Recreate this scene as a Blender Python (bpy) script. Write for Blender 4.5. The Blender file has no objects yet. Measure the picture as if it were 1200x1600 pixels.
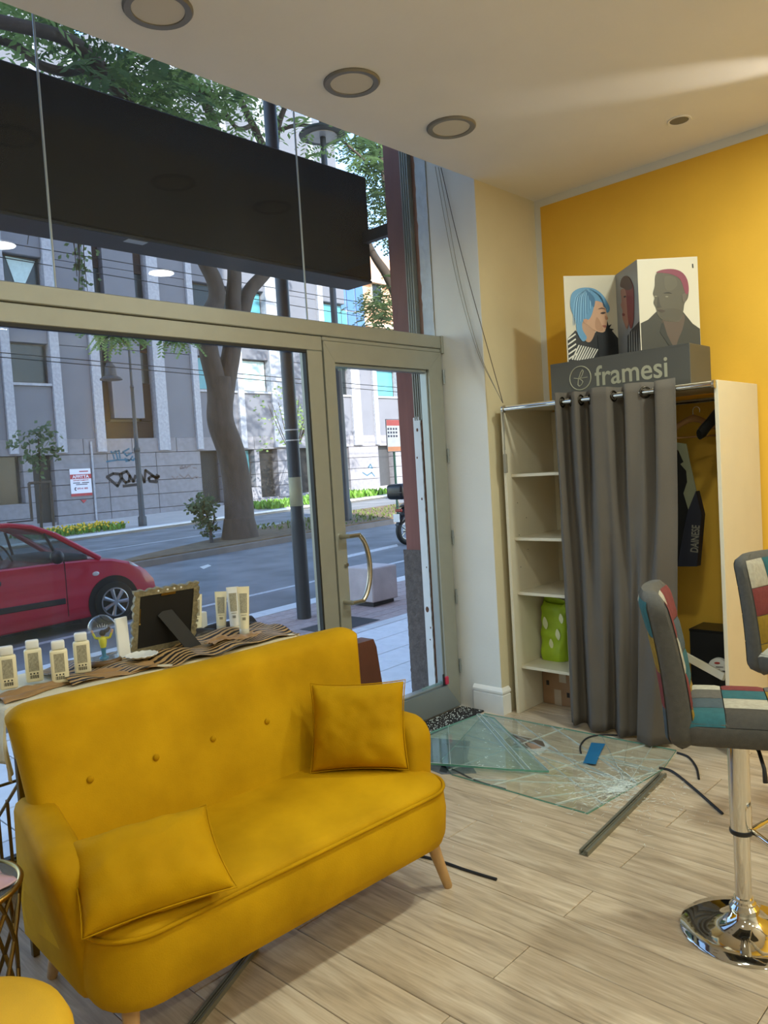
import bpy, bmesh, math, random
from mathutils import Vector, Matrix, noise
random.seed(11)
PI = math.pi
sc = bpy.context.scene
COL = sc.collection

# ---------------------------------------------------------------- camera
FPX = 1217.61; HC = 1.55
RC = (Matrix.Rotation(-0.806252528, 3, 'Z') @ Matrix.Rotation(1.51776453, 3, 'X')
      @ Matrix.Rotation(-0.0617366837, 3, 'Z'))
cam = bpy.data.cameras.new('camera'); camo = bpy.data.objects.new('camera', cam); COL.objects.link(camo)
cam.sensor_fit = 'VERTICAL'; cam.sensor_height = 36.0; cam.lens = FPX * 36.0 / 1600.0
cam.clip_start = 0.05; cam.clip_end = 400
camo.matrix_world = Matrix.Translation((0, 0, HC)) @ RC.to_4x4()
sc.camera = camo

# ---------------------------------------------------------------- world, sun, exposure
SUN_DIR = Vector((-0.42, -1.0, 0.60)).normalized()      # towards the sun
w = bpy.data.worlds.new('sky'); sc.world = w; w.use_nodes = True
nt = w.node_tree; bg = nt.nodes['Background']
sky = nt.nodes.new('ShaderNodeTexSky'); sky.sky_type = 'NISHITA'
sky.sun_disc = False; sky.sun_elevation = math.asin(SUN_DIR.z)
sky.sun_rotation = math.atan2(SUN_DIR.x, SUN_DIR.y)
sky.altitude = 20; sky.air_density = 1.0; sky.dust_density = 0.5; sky.ozone_density = 1.6
nt.links.new(sky.outputs[0], bg.inputs[0]); bg.inputs[1].default_value = 0.68
sun = bpy.data.lights.new('sun', 'SUN'); sun.energy = 11.0; sun.angle = 0.009; sun.color = (1.0, 0.93, 0.82)
suno = bpy.data.objects.new('sun', sun); COL.objects.link(suno)
suno.rotation_euler = SUN_DIR.to_track_quat('Z', 'Y').to_euler(); suno.location = (0, 0, 40)
sc.view_settings.view_transform = 'Standard'; sc.view_settings.look = 'None'
sc.view_settings.gamma = 1.0; sc.view_settings.use_curve_mapping = False
sc.view_settings.exposure = 0.0
LAMP_W = 19.0; FILL_W = 48.0

# ---------------------------------------------------------------- pixel -> place helpers
def ray(x, y): return RC @ Vector(((x - 600) / FPX, -(y - 800) / FPX, -1.0))
def P(x, y, ax, val):
    d = ray(x, y); c = Vector((0, 0, HC)); t = (val - c[ax]) / d[ax]; return c + d * t
SL = 0.026
def gz(x, off=0.0): return -0.06 + SL * (x - 3.5) + off
def G(x, y, off=0.0):
    d = ray(x, y); t = (-0.06 - 3.5 * SL + off - HC) / (d.z - SL * d.x); return Vector((0, 0, HC)) + d * t

# ---------------------------------------------------------------- mesh builder
class MB:
    def __init__(s, m=None): s.v = []; s.f = []; s.mi = []; s.m = m; s.k = 0
    def add(s, vs, fs):
        o = len(s.v)
        for p in vs:
            p = Vector(p); s.v.append(s.m @ p if s.m else p)
        for f in fs: s.f.append([o + i for i in f]); s.mi.append(s.k)
        return s
    def box(s, a, b, bev=0.0, seg=1):
        a = Vector(a); b = Vector(b)
        if bev <= 0:
            x0, y0, z0 = a; x1, y1, z1 = b
            return s.add([(x0,y0,z0),(x1,y0,z0),(x1,y1,z0),(x0,y1,z0),(x0,y0,z1),(x1,y0,z1),(x1,y1,z1),(x0,y1,z1)],
                         [(3,2,1,0),(4,5,6,7),(0,1,5,4),(1,2,6,5),(2,3,7,6),(3,0,4,7)])
        bm = bmesh.new(); bmesh.ops.create_cube(bm, size=1)
        for v in bm.verts: v.co = Vector([(a[i] + b[i]) / 2 + v.co[i] * (b[i] - a[i]) for i in range(3)])
        bmesh.ops.bevel(bm, geom=list(bm.edges), offset=bev, segments=seg, affect='EDGES', profile=0.5)
        s.bm(bm); return s
    def bm(s, bm):
        bm.verts.ensure_lookup_table()
        s.add([v.co.copy() for v in bm.verts], [[v.index for v in f.verts] for f in bm.faces]); bm.free(); return s
    def tube(s, pts, r, n=8, closed=False, flat=None):
        pts = [Vector(p) for p in pts]; N = len(pts); vs = []; fs = []
        rr = r if isinstance(r, (list, tuple)) else [r] * N
        t0 = (pts[1] - pts[0]).normalized()
        u = t0.orthogonal().normalized() if flat is None else (Vector(flat) - t0 * Vector(flat).dot(t0)).normalized()
        for i, p in enumerate(pts):
            if closed: t = (pts[(i + 1) % N] - pts[i - 1]).normalized()
            else: t = (pts[min(i + 1, N - 1)] - pts[max(i - 1, 0)]).normalized()
            u = (u - t * u.dot(t)); u = u.normalized() if u.length > 1e-6 else t.orthogonal().normalized()
            q = t.cross(u)
            for k in range(n):
                a = 2 * PI * k / n; vs.append(p + (u * math.cos(a) + q * math.sin(a)) * rr[i])
        for i in range(N if closed else N - 1):
            j = (i + 1) % N
            for k in range(n): l = (k + 1) % n; fs.append((i*n+k, i*n+l, j*n+l, j*n+k))
        if not closed: fs.append(list(range(n))[::-1]); fs.append([(N-1)*n + k for k in range(n)])
        return s.add(vs, fs)
    def lathe(s, prof, c=(0, 0, 0), n=24):
        c = Vector(c); vs = []; fs = []; m = len(prof)
        for r, z in prof:
            for k in range(n):
                a = 2 * PI * k / n; vs.append(c + Vector((r * math.cos(a), r * math.sin(a), z)))
        for i in range(m - 1):
            for k in range(n): l = (k + 1) % n; fs.append((i*n+k, i*n+l, (i+1)*n+l, (i+1)*n+k))
        fs.append(list(range(n))[::-1]); fs.append([(m-1)*n + k for k in range(n)])
        return s.add(vs, fs)
    def loft(s, rings, cap=True):
        n = len(rings[0]); vs = [p for r in rings for p in r]; fs = []
        for i in range(len(rings) - 1):
            for k in range(n): l = (k + 1) % n; fs.append((i*n+k, i*n+l, (i+1)*n+l, (i+1)*n+k))
        if cap: fs.append(list(range(n))[::-1]); fs.append([(len(rings)-1)*n + k for k in range(n)])
        return s.add(vs, fs)
    def prism(s, poly, ax, lo, hi):
        def mk(u, v, t): return (t, u, v) if ax == 0 else ((u, t, v) if ax == 1 else (u, v, t))
        n = len(poly); vs = [mk(u, v, lo) for u, v in poly] + [mk(u, v, hi) for u, v in poly]
        fs = [list(range(n))[::-1], list(range(n, 2 * n))] + [(i, (i+1) % n, n + (i+1) % n, n + i) for i in range(n)]
        return s.add(vs, fs)
    def grid(s, fn, nu, nv, cu=False):
        vs = [fn(i / (nu if cu else nu - 1), j / (nv - 1)) for j in range(nv) for i in range(nu)]; fs = []
        for j in range(nv - 1):
            for i in range(nu if cu else nu - 1):
                k = (i + 1) % nu; fs.append((j*nu+i, j*nu+k, (j+1)*nu+k, (j+1)*nu+i))
        return s.add(vs, fs)
    def ell(s, c, r, nu=16, nv=10):
        c = Vector(c); r = Vector((r, r, r)) if isinstance(r, (int, float)) else Vector(r)
        vs = [c + Vector((0, 0, -r.z))]; fs = []
        for j in range(1, nv):
            b = -PI / 2 + PI * j / nv
            for i in range(nu):
                a = 2 * PI * i / nu; vs.append(c + Vector((r.x*math.cos(b)*math.cos(a), r.y*math.cos(b)*math.sin(a), r.z*math.sin(b))))
        vs.append(c + Vector((0, 0, r.z))); L = len(vs) - 1
        for i in range(nu):
            k = (i + 1) % nu; fs.append((0, 1 + k, 1 + i)); fs.append((L, L - nu + i, L - nu + k))
        for j in range(nv - 2):
            for i in range(nu): k = (i + 1) % nu; fs.append((1+j*nu+i, 1+j*nu+k, 1+(j+1)*nu+k, 1+(j+1)*nu+i))
        return s.add(vs, fs)
    def build(s, name, mat, parent=None, smooth=None, label=None, kind=None, origin=None, fix=True, sub=0, thick=0):
        me = bpy.data.meshes.new(name)
        lo = Vector([min(p[i] for p in s.v) for i in range(3)]); hi = Vector([max(p[i] for p in s.v) for i in range(3)])
        o = Vector(origin) if origin is not None else Vector(((lo.x + hi.x) / 2, (lo.y + hi.y) / 2, lo.z))
        me.from_pydata([p - o for p in s.v], [], s.f)
        for m in (mat if isinstance(mat, (list, tuple)) else [mat]): me.materials.append(m)
        if any(s.mi): me.polygons.foreach_set('material_index', s.mi)
        if fix:
            b = bmesh.new(); b.from_mesh(me); bmesh.ops.recalc_face_normals(b, faces=b.faces); b.to_mesh(me); b.free()
        if smooth is not None:
            me.polygons.foreach_set('use_smooth', [True] * len(me.polygons))
            if smooth < 179: me.set_sharp_from_angle(angle=math.radians(smooth))
        me.update()
        ob = bpy.data.objects.new(name, me); COL.objects.link(ob)
        place(ob, o, parent)
        if label: ob['label'] = label
        if kind: ob['kind'] = kind
        if thick:
            m = ob.modifiers.new('solid', 'SOLIDIFY'); m.thickness = thick; m.offset = 0
        if sub:
            m = ob.modifiers.new('sub', 'SUBSURF'); m.levels = sub; m.render_levels = sub
        return ob
WO = {}
def place(ob, o, parent):
    WO[ob.name] = o.copy()
    if parent is not None: ob.parent = parent; ob.location = o - WO[parent.name]
    else: ob.location = o
def thing(name, label, cat, loc=(0, 0, 0), group=None):
    o = bpy.data.objects.new(name, None); o.empty_display_size = 0.05; COL.objects.link(o); place(o, Vector(loc), None)
    return tag(o, label, cat, group)
def tag(o, label, cat, group=None):
    o['label'] = label; o['category'] = cat
    if group: o['group'] = group
    return o
def struct(o):
    o['kind'] = 'structure'; return o
def structE(name, loc=(0, 0, 0)):
    o = bpy.data.objects.new(name, None); o.empty_display_size = 0.05; COL.objects.link(o); place(o, Vector(loc), None)
    return struct(o)
def copy_tree(o, parent=None, delta=None, label=None):
    c = o.copy(); COL.objects.link(c)
    WO[c.name] = WO[o.name] + (delta or Vector())
    if parent: c.parent = parent
    elif delta: c.location = o.location + delta
    for ch in list(o.children): copy_tree(ch, c, delta)
    if label: c['label'] = label
    return c
def frame(loc, u, v):
    """matrix with local x=u, y=v, z=u x v"""
    u = Vector(u).normalized(); v = Vector(v); v = (v - u * v.dot(u)).normalized(); n = u.cross(v)
    m = Matrix((u, v, n)).transposed().to_4x4(); m.translation = Vector(loc); return m
def text(s, name, mat, parent, m, wid=None, hei=None, depth=0.001, align='LEFT', bold=0.0):
    """lettering as a thin mesh: fits width/height, local frame m (x right, y up)"""
    cu = bpy.data.curves.new('t', 'FONT'); cu.body = s; cu.extrude = depth / 2; cu.size = 1; cu.offset = bold; cu.resolution_u = 4
    t = bpy.data.objects.new('t', cu); COL.objects.link(t)
    dg = bpy.context.evaluated_depsgraph_get(); me = bpy.data.meshes.new_from_object(t.evaluated_get(dg))
    vs = [v.co.copy() for v in me.vertices]; fs = [list(p.vertices) for p in me.polygons]
    bpy.data.objects.remove(t); bpy.data.curves.remove(cu); bpy.data.meshes.remove(me)
    x0 = min(v.x for v in vs); x1 = max(v.x for v in vs); y0 = min(v.y for v in vs); y1 = max(v.y for v in vs)
    sx = wid / (x1 - x0) if wid else None; sy = hei / (y1 - y0) if hei else sx
    if sx is None: sx = sy
    mb = MB(m); mb.add([((v.x - x0) * sx, (v.y - y0) * sy, v.z) for v in vs], fs)
    return mb.build(name, mat, parent, fix=False)

# ---------------------------------------------------------------- materials
def C3(h):
    if isinstance(h, str):
        r = [int(h[i:i+2], 16) / 255 for i in (0, 2, 4)]
        return tuple(c / 12.92 if c <= .04045 else ((c + .055) / 1.055) ** 2.4 for c in r)
    return h
def N(nt, t, **kw):
    n = nt.nodes.new(t)
    for k, v in kw.items(): setattr(n, k, v)
    return n
def mat(name, col, rough=.55, metal=0., var=.08, scale=6., bump=0., bscale=None, spec=.5, sheen=0., coat=0.,
        rand=0., stretch=(1, 1, 1), col2=None, detail=4, trans=0., emit=0., alpha=1.):
    m = bpy.data.materials.new(name); m.use_nodes = True; t = m.node_tree; b = t.nodes['Principled BSDF']; L = t.links.new
    c = C3(col); c2 = C3(col2) if col2 else None
    tc = N(t, 'ShaderNodeTexCoord'); mp = N(t, 'ShaderNodeMapping'); mp.inputs['Scale'].default_value = stretch
    L(tc.outputs['Object'], mp.inputs[0])
    no = N(t, 'ShaderNodeTexNoise'); no.inputs['Scale'].default_value = scale; no.inputs['Detail'].default_value = detail
    L(mp.outputs[0], no.inputs['Vector'])
    mx = N(t, 'ShaderNodeMix', data_type='RGBA')
    mx.inputs[6].default_value = (*[x * (1 - var) for x in c], 1)
    mx.inputs[7].default_value = (*(c2 if c2 else [min(1, x * (1 + var)) for x in c]), 1)
    rp = N(t, 'ShaderNodeMapRange'); rp.inputs[1].default_value = .3; rp.inputs[2].default_value = .7
    L(no.outputs[0], rp.inputs[0]); L(rp.outputs[0], mx.inputs[0]); out = mx.outputs[2]
    if rand:
        oi = N(t, 'ShaderNodeObjectInfo'); hv = N(t, 'ShaderNodeHueSaturation')
        r2 = N(t, 'ShaderNodeMapRange'); r2.inputs[3].default_value = 1 - rand; r2.inputs[4].default_value = 1 + rand
        L(oi.outputs['Random'], r2.inputs[0]); L(r2.outputs[0], hv.inputs['Value']); L(out, hv.inputs['Color']); out = hv.outputs[0]
    L(out, b.inputs['Base Color'])
    b.inputs['Roughness'].default_value = rough; b.inputs['Metallic'].default_value = metal
    b.inputs['Specular IOR Level'].default_value = spec
    if sheen: b.inputs['Sheen Weight'].default_value = sheen; b.inputs['Sheen Roughness'].default_value = .4; L(out, b.inputs['Sheen Tint'])
    if coat: b.inputs['Coat Weight'].default_value = coat; b.inputs['Coat Roughness'].default_value = .05
    if trans: b.inputs['Transmission Weight'].default_value = trans
    if alpha < 1: b.inputs['Alpha'].default_value = alpha
    if emit: L(out, b.inputs['Emission Color']); b.inputs['Emission Strength'].default_value = emit
    if bump:
        n2 = N(t, 'ShaderNodeTexNoise'); n2.inputs['Scale'].default_value = bscale or scale * 6; n2.inputs['Detail'].default_value = 5
        L(mp.outputs[0], n2.inputs['Vector']); bp = N(t, 'ShaderNodeBump'); bp.inputs['Strength'].default_value = bump; bp.inputs['Distance'].default_value = .01
        L(n2.outputs[0], bp.inputs['Height']); L(bp.outputs[0], b.inputs['Normal'])
    return m
def glassmat(name, tint=(1, 1, 1), haze=0., ior=1.45, rough=0.0, hazecol=(.8, .85, .9)):
    """thin sheet glass: fresnel reflection over a clear, slightly dusty pane"""
    m = bpy.data.materials.new(name); m.use_nodes = True; t = m.node_tree; L = t.links.new
    t.nodes.remove(t.nodes['Principled BSDF']); o = t.nodes['Material Output']
    tr = N(t, 'ShaderNodeBsdfTransparent'); tr.inputs[0].default_value = (*tint, 1)
    gl = N(t, 'ShaderNodeBsdfGlossy'); gl.inputs['Roughness'].default_value = rough
    fr = N(t, 'ShaderNodeFresnel'); ge = N(t, 'ShaderNodeNewGeometry'); io = N(t, 'ShaderNodeMapRange')
    io.inputs[3].default_value = ior; io.inputs[4].default_value = 1 / ior; L(ge.outputs['Backfacing'], io.inputs[0]); L(io.outputs[0], fr.inputs[0])
    df = N(t, 'ShaderNodeBsdfDiffuse'); df.inputs[0].default_value = (*hazecol, 1)
    no = N(t, 'ShaderNodeTexNoise'); no.inputs['Scale'].default_value = 3.0; tc = N(t, 'ShaderNodeTexCoord'); L(tc.outputs['Object'], no.inputs[0])
    mr = N(t, 'ShaderNodeMapRange'); mr.inputs[3].default_value = haze * .6; mr.inputs[4].default_value = haze * 1.4; L(no.outputs[0], mr.inputs[0])
    m1 = N(t, 'ShaderNodeMixShader'); L(mr.outputs[0], m1.inputs[0]); L(tr.outputs[0], m1.inputs[1]); L(df.outputs[0], m1.inputs[2])
    m2 = N(t, 'ShaderNodeMixShader'); L(fr.outputs[0], m2.inputs[0]); L(m1.outputs[0], m2.inputs[1]); L(gl.outputs[0], m2.inputs[2])
    L(m2.outputs[0], o.inputs[0]); return m
def waves(name, c1, c2, scale=18, dist=2.5, dscale=1.2, rough=.8, direction='X', lo=.45, hi=.55):
    m = mat(name, c1, rough=rough); t = m.node_tree; L = t.links.new; b = t.nodes['Principled BSDF']
    tc = N(t, 'ShaderNodeTexCoord'); wv = N(t, 'ShaderNodeTexWave', bands_direction=direction)
    wv.inputs['Scale'].default_value = scale; wv.inputs['Distortion'].default_value = dist; wv.inputs['Detail Scale'].default_value = dscale
    L(tc.outputs['Object'], wv.inputs[0]); rp = N(t, 'ShaderNodeValToRGB')
    rp.color_ramp.elements[0].position = lo; rp.color_ramp.elements[0].color = (*C3(c1), 1)
    rp.color_ramp.elements[1].position = hi; rp.color_ramp.elements[1].color = (*C3(c2), 1)
    L(wv.outputs[1], rp.inputs[0]); L(rp.outputs[0], b.inputs['Base Color']); return m

M = {}
M['wall_white'] = mat('white_plaster', 'd9d7d0', .8, var=.03, scale=3, bump=.08, bscale=60)
M['wall_cream'] = mat('cream_plaster', 'cfc19c', .8, var=.03, scale=3, bump=.08, bscale=60)
M['wall_yellow'] = mat('yellow_paint', 'e3ae34', .75, var=.04, scale=3, bump=.06, bscale=70)
M['ceiling'] = mat('ceiling_paint', 'e4e0d8', .85, var=.03, scale=2, bump=.05, bscale=50)
M['trim'] = mat('white_trim', 'e4e0d6', .5, var=.03)
M['alu'] = mat('painted_aluminium', '97978b', .42, metal=.25, var=.03, scale=12)
M['alu_grey'] = mat('grey_aluminium', '8d9494', .35, metal=.4, var=.04)
M['gasket'] = mat('black_rubber', '14140f', .6)
M['steel'] = mat('brushed_steel', 'c0bcb0', .28, metal=1., var=.06, scale=3, stretch=(1, 1, 30))
M['chrome'] = mat('chrome', 'd8d5cc', .06, metal=1., var=.02)
M['glass'] = glassmat('window_glass', (.95, .97, .985), haze=.010, ior=1.23)
M['velvet'] = mat('mustard_velvet', 'b48600', .75, var=.17, scale=3.4, bump=.12, bscale=240, spec=.12, sheen=.15, col2='cc9c0c', detail=5)
M['velvet2'] = mat('yellow_velvet_pillow', 'ad7f00', .75, var=.12, scale=3.5, bump=.15, bscale=260, spec=.1, sheen=.15, col2='c19206', detail=7)
M['oak'] = mat('oak_leg', 'bd9560', .45, var=.14, scale=5, stretch=(8, 8, 1))
M['board'] = mat('white_laminate', 'd8cdb2', .4, var=.02)
M['curtain'] = mat('grey_curtain', '5d554b', .85, var=.06, scale=3, bump=.25, bscale=380, sheen=.1)
M['sign_grey'] = mat('dark_grey_sign', '4a473f', .45, var=.03)
M['sign_text'] = mat('sign_lettering', '9b977f', .5, var=.02)
M['black'] = mat('matt_black', '141414', .6)
M['blackpl'] = mat('black_plastic', '191919', .35)
M['white'] = mat('white_plastic', 'e9e8e2', .35, var=.02)
M['cream'] = mat('cream_plastic', 'ece1bd', .38, var=.02)
M['gold'] = mat('brass', 'a98a4a', .3, metal=1., var=.08)
M['golddark'] = mat('aged_brass', '7a6335', .35, metal=1., var=.15)
# ================================================================ ROOM SHELL
YF = 3.135; XW = 4.53; ZC = 3.25; YE = 2.81
def woodmat(name, base, dark, light):
    m = mat(name, base, .42, var=.1, scale=2.2, bump=.03, rand=.07); t = m.node_tree; L = t.links.new; b = t.nodes['Principled BSDF']
    tc = N(t, 'ShaderNodeTexCoord'); oi = N(t, 'ShaderNodeObjectInfo')
    ad = N(t, 'ShaderNodeVectorMath', operation='ADD'); sc_ = N(t, 'ShaderNodeVectorMath', operation='SCALE'); sc_.inputs[3].default_value = 37
    L(oi.outputs['Location'], sc_.inputs[0]); L(tc.outputs['Object'], ad.inputs[0]); L(sc_.outputs[0], ad.inputs[1])
    mp = N(t, 'ShaderNodeMapping'); mp.inputs['Scale'].default_value = (13, 1.6, 1); L(ad.outputs[0], mp.inputs[0])
    n1 = N(t, 'ShaderNodeTexNoise'); n1.inputs['Scale'].default_value = 1.6; n1.inputs['Detail'].default_value = 8; n1.inputs['Distortion'].default_value = 1.1; L(mp.outputs[0], n1.inputs[0])
    mp2 = N(t, 'ShaderNodeMapping'); mp2.inputs['Scale'].default_value = (90, 5, 1); L(ad.outputs[0], mp2.inputs[0])
    n2 = N(t, 'ShaderNodeTexNoise'); n2.inputs['Scale'].default_value = 1.5; n2.inputs['Detail'].default_value = 4; L(mp2.outputs[0], n2.inputs[0])
    r = N(t, 'ShaderNodeValToRGB'); e = r.color_ramp.elements
    e[0].position = .33; e[0].color = (*C3(dark), 1); e[1].position = .67; e[1].color = (*C3(light), 1)
    x = r.color_ramp.elements.new(.5); x.color = (*C3(base), 1)
    mx = N(t, 'ShaderNodeMix', data_type='FLOAT'); mx.inputs[0].default_value = .3; L(n1.outputs[0], mx.inputs[2]); L(n2.outputs[0], mx.inputs[3])
    L(mx.outputs[0], r.inputs[0])
    hv = N(t, 'ShaderNodeHueSaturation'); r2 = N(t, 'ShaderNodeMapRange'); r2.inputs[3].default_value = .93; r2.inputs[4].default_value = 1.07
    L(oi.outputs['Random'], r2.inputs[0]); L(r2.outputs[0], hv.inputs['Value']); L(r.outputs[0], hv.inputs['Color']); L(hv.outputs[0], b.inputs['Base Color'])
    return m
M['floor'] = woodmat('bleached_oak_plank', 'bba88d', '9b8a72', 'd2c2a8')
M['floorgap'] = mat('plank_gap', '4a3c30', .8)
flo = struct(MB().box((-2.6, -4.1, -.12), (XW, YF + .1, -.006)).build('floor', M['floorgap']))
PW, PL = .2045, 1.335
cutm = lambda a, b: (max(a, -4.1), min(b, YF + .02))
for k in range(-20, 15):
    x0 = 1.605 + PW * k; x1 = min(x0 + PW, XW)
    if x0 >= XW - .01 or x1 < -2.6: continue
    base = 1.402 if k % 2 else 2.072
    for j in range(-5, 3):
        a, b = cutm(base + PL * j, base + PL * (j + 1))
        if b - a < .02: continue
        MB().box((x0 + .0012, a + .0012, -.02), (x1 - .0012, b - .0012, 0), bev=.0018).build('plank', M['floor'], flo)
# ceiling: dropped panel that stops short of the glass, with a bulkhead up to the lintel
struct(MB().box((-2.6, -4.1, ZC), (XW + .2, YE, ZC + .12)).build('ceiling', M['ceiling']))
struct(MB().box((-2.6, YE - .05, ZC + .12), (3.885, YE, 3.95)).build('trim_1', M['wall_white']))
struct(MB().box((-2.6, YE - .05, 3.85), (3.885, 3.25, 3.97)).build('sun_lid', M['wall_white']))  # hidden lid above the ceiling, added to keep sun off the awning
# walls
struct(MB().box((-2.7, -4.1, 0), (-2.6, YF, ZC)).build('wall_left', M['wall_white']))
struct(MB().box((-2.7, -4.2, 0), (XW + .2, -4.1, ZC)).build('wall_back', M['wall_white']))
wr = struct(MB().box((XW, -4.1, 0), (XW + .2, YE + .1, ZC)).build('wall_right', M['wall_white']))
MB().box((XW - .002, -4.1, 0), (XW, 2.764, 3.2)).build('paint', M['wall_yellow'], wr, label='mustard yellow painted field of the wall')
pier = struct(MB().box((3.885, YE, 0), (4.75, 3.19, 3.95)).build('wall_pier', [M['wall_cream']]))
MB().box((3.881, YE + .002, 0), (3.885, 3.172, 3.95)).build('paint', M['wall_white'], pier, label='cool white narrow face of the pier')
mb = MB()
ring = lambda z, d: [(3.881 - d, 3.02, z), (3.881 - d, YE - d, z), (3.95, YE - d, z), (3.95, YE + .01, z), (3.89, YE + .01, z), (3.89, 3.02, z)]
mb.loft([ring(0, .016), ring(.118, .016), ring(.122, .012), ring(.130, .012), ring(.134, .02), ring(.146, .02), ring(.158, .012), ring(.166, .004)])
struct(mb.build('baseboard_pier', M['trim'], smooth=30))
# strip of bare plaster beside the upper glass, peeling sliver
M['plaster_rough'] = mat('bare_plaster', 'c4c6c6', .9, var=.1, scale=14, bump=.5, bscale=40)
mb = MB()
mb.grid(lambda u, v: Vector((3.874 - .006 * noise.noise(Vector((u * 3, v * 20, 2))), 3.175 + .085 * u + (.008 * noise.noise(Vector((0, v * 30, 5))) if u > .9 else 0), 2.37 + 1.48 * v)), 5, 40)
struct(mb.build('trim_2', M['plaster_rough'], thick=.006))

# ================================================================ FACADE OF THE SHOP
M['terracotta'] = mat('terracotta_render', '7a5048', .85, var=.1, scale=3, bump=.15, bscale=30, stretch=(6, 6, .6))
M['plinth'] = mat('rough_dark_render', '5c5450', .95, var=.2, scale=30, bump=.9, bscale=60)
M['facade'] = mat('facade_render', 'b07a5e', .85, var=.08, scale=2)
struct(MB().box((3.88, 3.365, -.4), (10.5, 3.53, 30)).build('wall_front_right', M['terracotta']))  # unseen height; right end placed so sun reaches the far facade past it
mb = MB()
def plf(u, v):
    y = 3.36 + .19 * u; d = .012 + .006 * noise.noise(Vector((u * 14, v * 60, 1)))
    return Vector((3.88 - d, y, -.35 + 1.36 * v))
mb.grid(plf, 14, 80)
mb.box((3.874, 3.362, -.35), (10.5, 3.548, 1.008))
struct(mb.build('trim_3', M['plinth'], smooth=60))
struct(MB().box((3.89, 3.17, -.1), (10.5, 3.365, 30)).build('wall_front_pier', M['facade']))
struct(MB().box((-30, 3.2, 3.85), (3.89, 3.53, 30)).build('wall_front_upper', M['facade']))  # unseen height above the shop, chosen to shade the far facade
struct(MB().box((-30, 3.1, -.3), (-.9, 3.53, 3.85)).build('wall_front_left', M['facade']))
# roller shutter guide: ribbed grey above, flaking white paint below
M['guide'] = mat('grey_metal_guide', '7c7a70', .5, metal=.3, var=.12, scale=20, stretch=(1, 1, .2))
M['flake'] = mat('flaking_white_paint', 'd7d8d6', .7, var=.05, scale=8)
M['rust'] = mat('rust', '6a4630', .9, var=.35, scale=22, bump=.5)
g = thing('shutter_guide', 'upright roller shutter guide, ribbed grey above and flaking white paint below, beside the terracotta jamb', 'shutter guide', (3.86, 3.33, 0))
mb = MB()
for i in range(4): mb.box((3.845, 3.298 + .018 * i, 1.86), (3.879, 3.311 + .018 * i, 3.85), bev=.003)
mb.box((3.86, 3.296, 1.86), (3.879, 3.366, 3.85)); mb.build('ribbed_channel', M['guide'], g)
MB().grid(lambda u, v: Vector((3.852, 3.318 + .058 * u + (.005 * noise.noise(Vector((3, v * 60, 0))) if u < .1 else 0), .02 + 1.86 * v + (.03 * noise.noise(Vector((u * 9, 4, 0))) if v > .98 else 0))), 9, 90).build('painted_strip', M['flake'], g, thick=.01)
MB().box((3.858, 3.29, .02), (3.879, 3.335, 1.88)).build('rusty_edge', M['rust'], g)
for i, (yy, zz, r) in enumerate([(3.345, 1.80, .012), (3.36, 1.62, .008), (3.34, 1.35, .009), (3.35, .62, .02), (3.33, .5, .007), (3.34, .42, .006), (3.335, .9, .006)]):
    MB().ell((3.8465, yy, zz), (.002, r * .7, r), 8, 5).build('flaked_spot', M['rust'], g)

# frames
wf = structE('window_1', (1.8, YF, 0))
f0, f1 = YF, YF + .065
def fr(name, a, b, par=wf, mt='alu', bev=.004): return MB().box(a, b, bev=bev).build(name, M[mt], par)
fr('transom', (-.9, f0 - .012, 2.293), (3.872, f1, 2.370)); fr('transom_lower', (-.9, f0, 2.212), (2.868, f1, 2.2915))
fr('transom_cover', (2.868, f0 - .004, 2.268), (3.872, f1, 2.2915))
fr('sill_rail', (-.9, f0, -.02), (2.757, f1, .13)); fr('mullion', (2.757, f0, -.02), (2.866, f1, 2.2115))
fr('mullion', (.42, f0, .13), (.50, f1, 2.2115))
fr('corner_bracket', (3.862, f0 - .022, 2.262), (3.884, f0, 2.372), bev=.002)
# gasket around the fixed pane
for a, b in [((.5, f0 + .002, 2.198), (2.757, f0 + .03, 2.2125)), ((2.747, f0 + .002, .13), (2.758, f0 + .03, 2.2)), ((.5, f0 + .002, .13), (2.75, f0 + .03, .142))]:
    MB().box(a, b).build('gasket', M['gasket'], wf)
MB().box((.5, f0 + .030, .14), (2.75, f0 + .034, 2.2)).build('pane', M['glass'], wf)
MB().box((-.9, f0 + .030, .14), (.42, f0 + .034, 2.2)).build('pane', M['glass'], wf)
wu = structE('window_2', (1.8, YF, 2.37))
M['seam'] = mat('clear_silicone', '9fa6a8', .3, var=.05)
for a, b in [(-.9, 1.444), (1.449, 2.80), (2.805, 3.866)]:
    MB().box((a, f0 + .030, 2.371), (b, f0 + .034, 3.85)).build('pane', M['glass'], wu)
for x in (1.4465, 2.8025): MB().box((x - .004, f0 + .027, 2.371), (x + .004, f0 + .037, 3.85), bev=.002).build('silicone_joint', M['seam'], wu)

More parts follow.
